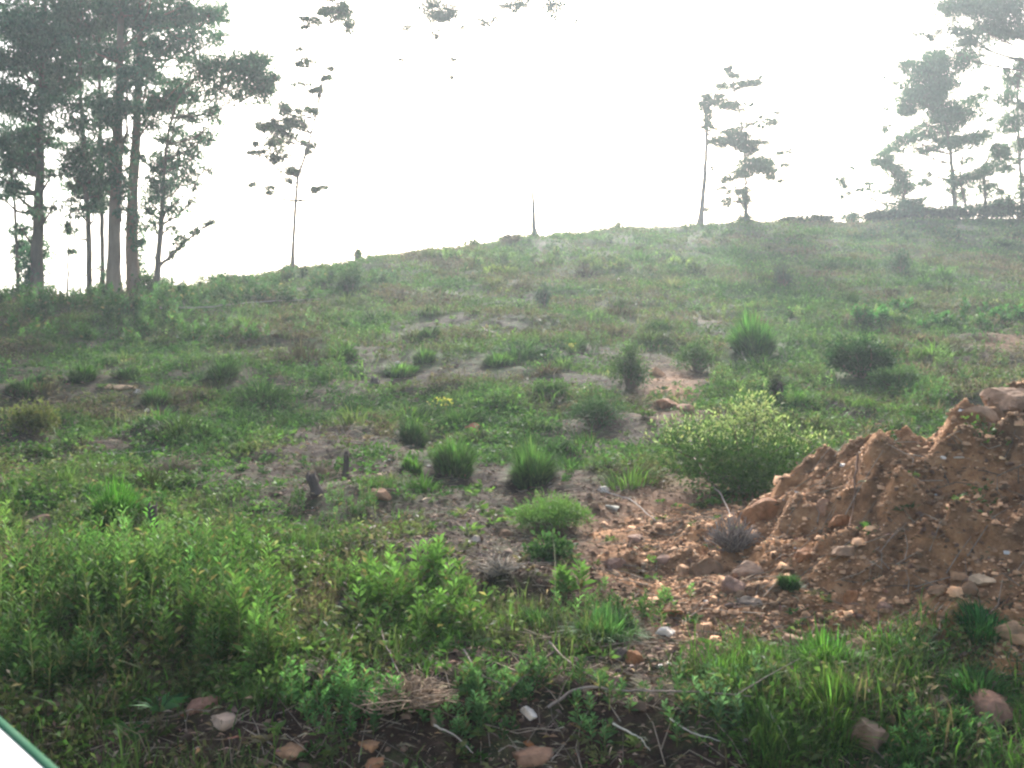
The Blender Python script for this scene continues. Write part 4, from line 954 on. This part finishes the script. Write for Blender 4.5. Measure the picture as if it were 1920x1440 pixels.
tree([(1003, 446, 17), (1001, 425, 9), (1000, 400, 7.5), (999, 366, 5.5), (998, 345, 3), (997, 300, 2.6), (985, 150, 2.4), (965, 50, 2.3), (950, -40, 2.2)],
     [(905, 40, 12, 7, .7), (915, 75, 5, 9, .5), (948, 14, 16, 6, .8), (978, 3, 20, 6, .8), (1036, 10, 16, 12, .8), (1050, 32, 16, 3, .6), (1080, 40, 5, 5, .5), (930, 35, 8, 8, .5)],
     'thin tree with flared base standing alone at the centre of the ridge', 0, .8, (.06, .08, .07), (.20, .17, .16), .10, thin=.15, rootflare=1.6)
tree([(1312, 422, 15), (1316, 390, 10), (1322, 320, 8), (1325, 260, 7), (1322, 210, 6), (1320, 178, 4)],
     [(1322, 200, 14, 10, 1.1), (1332, 182, 20, 7, 1), (1328, 222, 10, 12, .9), (1350, 190, 16, 6, .8), (1330, 245, 8, 3, .6), (1334, 315, 7, 3, .6)],
     'slender trunk leaning right, tufted with leaves only at its top', 0, .9, (.055, .085, .05), (.16, .12, .10), .11, thin=.3)
tree([(1400, 416, 9), (1399, 360, 5), (1395, 280, 4.5), (1388, 220, 4), (1375, 160, 3.2), (1366, 120, 2)],
     [(1367, 128, 10, 10, .8), (1370, 160, 26, 9, 1), (1405, 154, 20, 6, 1), (1422, 154, 10, 4, .8), (1363, 196, 24, 8, 1), (1392, 205, 14, 4, .6), (1376, 245, 16, 8, 1), (1378, 262, 26, 11, 1.2), (1347, 264, 18, 9, 1.1), (1395, 272, 14, 10), (1447, 227, 16, 6, 1), (1410, 232, 16, 5, .9), (1426, 266, 18, 6, 1), (1465, 283, 12, 3, .8), (1417, 312, 36, 13, 1.3), (1432, 300, 24, 8, 1), (1384, 325, 24, 7), (1363, 336, 12, 5, .9), (1390, 356, 14, 7, 1), (1361, 380, 11, 8, 1), (1398, 375, 10, 12, 1), (1399, 408, 12, 7, 1.3), (1350, 352, 5, 5, .6), (1446, 333, 18, 3, .6)],
     'sparse crowned small tree beside the slender leaning trunk on the right part of the ridge', .3, .9, (.050, .085, .055), (.13, .11, .09), .12, thin=.35)
G2 = (.040, .105, .055)
tree([(1700, 408, 8), (1694, 380, 6), (1698, 350, 5), (1680, 322, 4), (1655, 305, 3)],
     [(1651, 308, 20, 12, 1.3), (1672, 321, 18, 10, 1.2), (1690, 337, 15, 14, 1.3), (1688, 358, 16, 10, 1.2), (1697, 388, 32, 9, 1.3), (1665, 400, 28, 6, 1.2), (1718, 385, 20, 10, 1.2), (1592, 333, 14, 4, .8), (1574, 352, 10, 5, .7), (1609, 346, 10, 3, .6), (1636, 357, 14, 4, .7), (1567, 370, 6, 4, .5)],
     'low bent tree at the left end of the right group with a twig arching left', 0, 1.0, G2, (.12, .1, .08), .12, thin=.4)
tree([(1792, 405, 10), (1788, 350, 8), (1781, 280, 7), (1768, 200, 6), (1760, 130, 5), (1765, 95, 3)],
     [(1755, 122, 42, 22, 1.2), (1717, 121, 30, 12, 1.1), (1805, 115, 34, 13, 1.1), (1767, 100, 15, 9, 1.1), (1688, 125, 10, 8, .9), (1730, 160, 34, 14, 1.1), (1762, 158, 28, 16, 1), (1730, 180, 38, 14, 1.2), (1697, 192, 22, 14, 1.2), (1696, 208, 16, 8), (1760, 200, 28, 12, 1), (1800, 208, 46, 16, 1.2), (1772, 236, 36, 12, 1.1), (1722, 250, 34, 10, 1.1), (1690, 270, 24, 10, 1.1), (1730, 280, 28, 7, .9), (1813, 265, 38, 11, 1.2), (1842, 255, 18, 9), (1785, 268, 20, 8), (1675, 285, 14, 6), (1734, 342, 13, 8, 1), (1820, 180, 20, 8, .7), (1660, 145, 9, 4, .6), (1674, 234, 12, 3, .6)],
     'tallest fully seen tree of the right group with a broad layered crown', .4, 1.0, G2, (.12, .1, .08), .125, thin=.5)
tree([(1812, 408, 6), (1808, 370, 4), (1800, 330, 3.5), (1806, 290, 3)], [(1792, 345, 16, 8), (1810, 338, 14, 10, 1), (1806, 365, 12, 8, 1), (1798, 392, 26, 7, 1.2), (1815, 305, 14, 6, .8), (1780, 338, 10, 5)],
     'young thin tree under the broad layered crown', .2, 1.0, G2, (.12, .1, .08), .12, thin=.35)
tree([(1848, 408, 8), (1847, 370, 6), (1845, 320, 5), (1855, 290, 3)], [(1838, 321, 18, 8, 1.1), (1863, 312, 28, 7, 1.1), (1876, 287, 17, 12, 1.2), (1885, 310, 14, 7), (1851, 358, 22, 9, 1), (1880, 367, 16, 12, 1), (1870, 388, 30, 8, 1)],
     'small tree with ragged dark crown between the broad crowned tree and the right edge', 0, 1.0, G2, (.11, .09, .075), .12, thin=.4)
tree([(1917, 412, 8), (1914, 340, 6), (1910, 260, 5), (1908, 180, 4), (1916, 120, 3)],
     [(1905, 150, 22, 16, 1.2), (1918, 122, 14, 12, 1.2), (1880, 178, 28, 8, 1.1), (1905, 195, 22, 10, 1.2), (1905, 232, 26, 11, 1.2), (1880, 250, 18, 6, 1), (1922, 270, 18, 12), (1918, 350, 12, 16, .8), (1898, 300, 14, 4, .7), (1935, 200, 30, 20)],
     'slender tree standing at the right edge of the frame', .3, 1.0, G2, (.11, .09, .075), .12, thin=.4)
tree([(1985, 415, 16), (1975, 300, 13), (1955, 160, 10), (1920, 60, 7), (1890, -10, 5), (1880, -60, 3)],
     [(1801, 20, 40, 18, 1.1), (1851, 5, 46, 16, 1.1), (1822, 76, 36, 11, 1), (1860, 55, 42, 16, 1.1), (1897, 21, 46, 20, 1.1), (1772, 4, 18, 9), (1790, 50, 24, 10), (1742, 62, 10, 4, .6), (1760, 58, 8, 3, .6), (1905, 60, 30, 12, 1), (1870, -25, 60, 14)],
     'tall tree beyond the right edge whose branches hang into the upper right corner', -1.0, 1.0, (.050, .085, .055), (.12, .1, .08), .125, thin=.5)

# bushes on the skyline
def sky_bush(px, py, wpx, hpx, col, lab, n=500, L=.14, dy=0.0):
    Y = ridge_y(px) - .2 + dy; X_ = (px - 960) / F * Y; b = np.array([X_, Y, float(ground(X_, Y)) - .02])
    return bush(px, py, wpx, hpx, col, lab, n=n, L=L, seed=b, group='bushes along the ridge line')
sky_bush(1595, 412, 40, 24, G2, 'small round bush on the ridge left of the low bent tree', 500)
sky_bush(672, 490, 18, 22, DG, 'stubby bush on the ridge between the slim tree and the centre', 260, .10)
sky_bush(885, 462, 34, 18, MG, 'low bush on the ridge left of the flared thin tree', 300, .09)
sky_bush(1160, 432, 16, 12, MG, 'tiny bush on the ridge between the flared thin tree and the slender trunk', 120, .08)
sky_bush(430, 532, 110, 20, (.04, .08, .03), 'long low bush on the ridge between the left group and the slim tree', 900, .09)
sky_bush(60, 556, 110, 34, (.05, .10, .03), 'bush around the foot of the ivy covered tree', 900, .09)
sky_bush(275, 552, 80, 34, (.055, .11, .035), 'bush around the foot of the leaning tree', 800, .09)
sky_bush(200, 562, 70, 20, (.045, .09, .03), 'low bush under the two stout brown trunks', 600, .09)
sky_bush(545, 520, 40, 16, (.05, .1, .03), 'low bush around the foot of the slim tree', 300, .08)
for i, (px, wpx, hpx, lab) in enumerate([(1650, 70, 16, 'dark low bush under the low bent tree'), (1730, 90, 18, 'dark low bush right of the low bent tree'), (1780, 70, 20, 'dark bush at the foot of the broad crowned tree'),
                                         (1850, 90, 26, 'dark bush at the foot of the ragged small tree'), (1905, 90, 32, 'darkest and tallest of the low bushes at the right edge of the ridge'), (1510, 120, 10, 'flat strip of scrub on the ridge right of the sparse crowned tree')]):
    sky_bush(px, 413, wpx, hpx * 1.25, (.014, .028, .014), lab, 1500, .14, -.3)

# ------------------------------------------------------------------ vehicle the photograph was taken from: only the corner of its door top is in view
def box_bm(V, x0, x1, y0, y1, z0, z1): pass
D0 = np.array([-.36, .70]); D1 = np.array([-.271, .60]); dv = (D1 - D0) / np.linalg.norm(D1 - D0); nv = np.array([-dv[1], dv[0]])   # nv points out towards the hill
if nv[1] < 0: nv = -nv
zt = CZ - .2345
def strip(acc, prof, s0, s1, col, ns=12):
    """profile (offset outwards, height) swept along the door line"""
    k = len(prof); V = []
    for i in range(ns + 1):
        s = s0 + (s1 - s0) * i / ns; c = D0 + dv * s; cur = .015 * (s - .5) ** 2
        for (o_, h_) in prof: V.append((*(c + nv * (o_ - cur * 0)), h_))
    Q = [(i * k + j, (i + 1) * k + j, (i + 1) * k + (j + 1) % k, i * k + (j + 1) % k) for i in range(ns) for j in range(k)]
    acc.add(np.array(V), np.array(Q), np.array(col))
    for e in (0, ns):
        for j in range(1, k - 2, 2): acc.add(np.array([V[e * k], V[e * k + j], V[e * k + j + 1], V[e * k + j + 2]]), np.array([[0, 1, 2, 3]]), np.array(col))
def paint(name, rough, coat):
    m, t, N, Lk = newmat(name)
    at = N.new('ShaderNodeAttribute'); at.attribute_name = 'tint'; p = N.new('ShaderNodeBsdfPrincipled'); Lk.new(at.outputs['Color'], p.inputs['Base Color'])
    tc = N.new('ShaderNodeTexCoord'); no = N.new('ShaderNodeTexNoise'); no.inputs['Scale'].default_value = 40; Lk.new(tc.outputs['Object'], no.inputs['Vector'])
    mr = N.new('ShaderNodeMapRange'); mr.inputs['To Min'].default_value = rough * .7; mr.inputs['To Max'].default_value = rough * 1.4; Lk.new(no.outputs['Fac'], mr.inputs['Value']); Lk.new(mr.outputs[0], p.inputs['Roughness'])
    p.inputs['Coat Weight'].default_value = coat
    o = N.new('ShaderNodeOutputMaterial'); Lk.new(p.outputs[0], o.inputs['Surface']); return m
def reflection_line():  # thin dark tube laid on the white sill, drawing a reflection in the paint
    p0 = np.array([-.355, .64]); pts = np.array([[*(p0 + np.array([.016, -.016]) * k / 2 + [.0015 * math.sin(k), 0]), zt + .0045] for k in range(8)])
    a = Acc(); tube(a, pts, [.0008, .0012, .0014, .0018, .002, .0022, .002, .001], (.10, .11, .14), 5); a.build('reflection_streak', M_RUBBER, car)
M_PAINT = paint('car_paint', .3, .6); M_RUBBER = paint('rubber', .6, 0); M_TRIM = paint('matte_green_trim', .7, 0); M_TRIM.node_tree.nodes['Principled BSDF'].inputs['Specular IOR Level'].default_value = .03
vb = np.array([*(D0 + dv * .2 - nv * .7), 0.0])
car = thing('car', vb, 'white vehicle with green edged door top, only its corner shows at the lower left', 'car')
a = Acc(); strip(a, [(-.006, zt), (-.03, zt + .004), (-.13, zt + .002), (-.15, zt - .01), (-.15, .55), (-.10, .42), (.06, .42), (.07, .55), (.055, .9), (.02, zt - .06)], -.75, .60, (.82, .83, .83)); a.build('door', M_PAINT, car)
a = Acc(); strip(a, [(-.0058, zt + .001), (.0012, zt - .0003), (.0026, zt - .003), (.006, zt - .058), (-.0058, zt - .05)], -.75, .60, (.022, .080, .045)); a.build('door_trim', M_TRIM, car)
a = Acc(); strip(a, [(.06, .62), (.085, .64), (.085, .68), (.06, .70)], -.05, .12, (.05, .05, .05)); a.build('door_handle', M_RUBBER, car)
a = Acc(); strip(a, [(-1.55, .42), (-1.5, .30), (0.0, .30), (.06, .415), (-.05, .50), (-1.5, .50)], -1.9, 1.9, (.80, .81, .82)); a.build('floor_pan', M_PAINT, car)
for s0, s1 in ((-1.9, -.756), (.606, 1.9)):
    a = Acc(); strip(a, [(-.02, zt - .002), (-.13, zt + .003), (-.20, zt - .03), (-.20, .505), (.0, .505), (.07, .55), (.055, .9), (.02, zt - .06)], s0, s1, (.82, .83, .83)); a.build('side_panel', M_PAINT, car)
for s in (-1.35, 1.35):
    for o_ in (-1.45, -.10):
        c = D0 + dv * s + nv * o_; a = Acc(); zc = float(ground(*c)) + .31
        ax = np.array([*nv, 0]); tube(a, [np.array([*c, zc]) - ax * .1, np.array([*c, zc]) - ax * .07, np.array([*c, zc]) + ax * .07, np.array([*c, zc]) + ax * .1], [.27, .31, .31, .27], (.03, .03, .03), 24)
        wl = a.build('wheel', M_RUBBER, car)
reflection_line()

# ------------------------------------------------------------------ hazy air
m, t, N, Lk = newmat('haze_air')
pv = N.new('ShaderNodeVolumePrincipled'); pv.inputs['Color'].default_value = (.80, .92, 1, 1); pv.inputs['Density'].default_value = .0014; pv.inputs['Anisotropy'].default_value = .5
o = N.new('ShaderNodeOutputMaterial'); Lk.new(pv.outputs[0], o.inputs['Volume'])
hz = box('haze', (-1700, -300, -16), (1700, 1600, 45), m)
tag(hz, None, None, None, 'stuff')
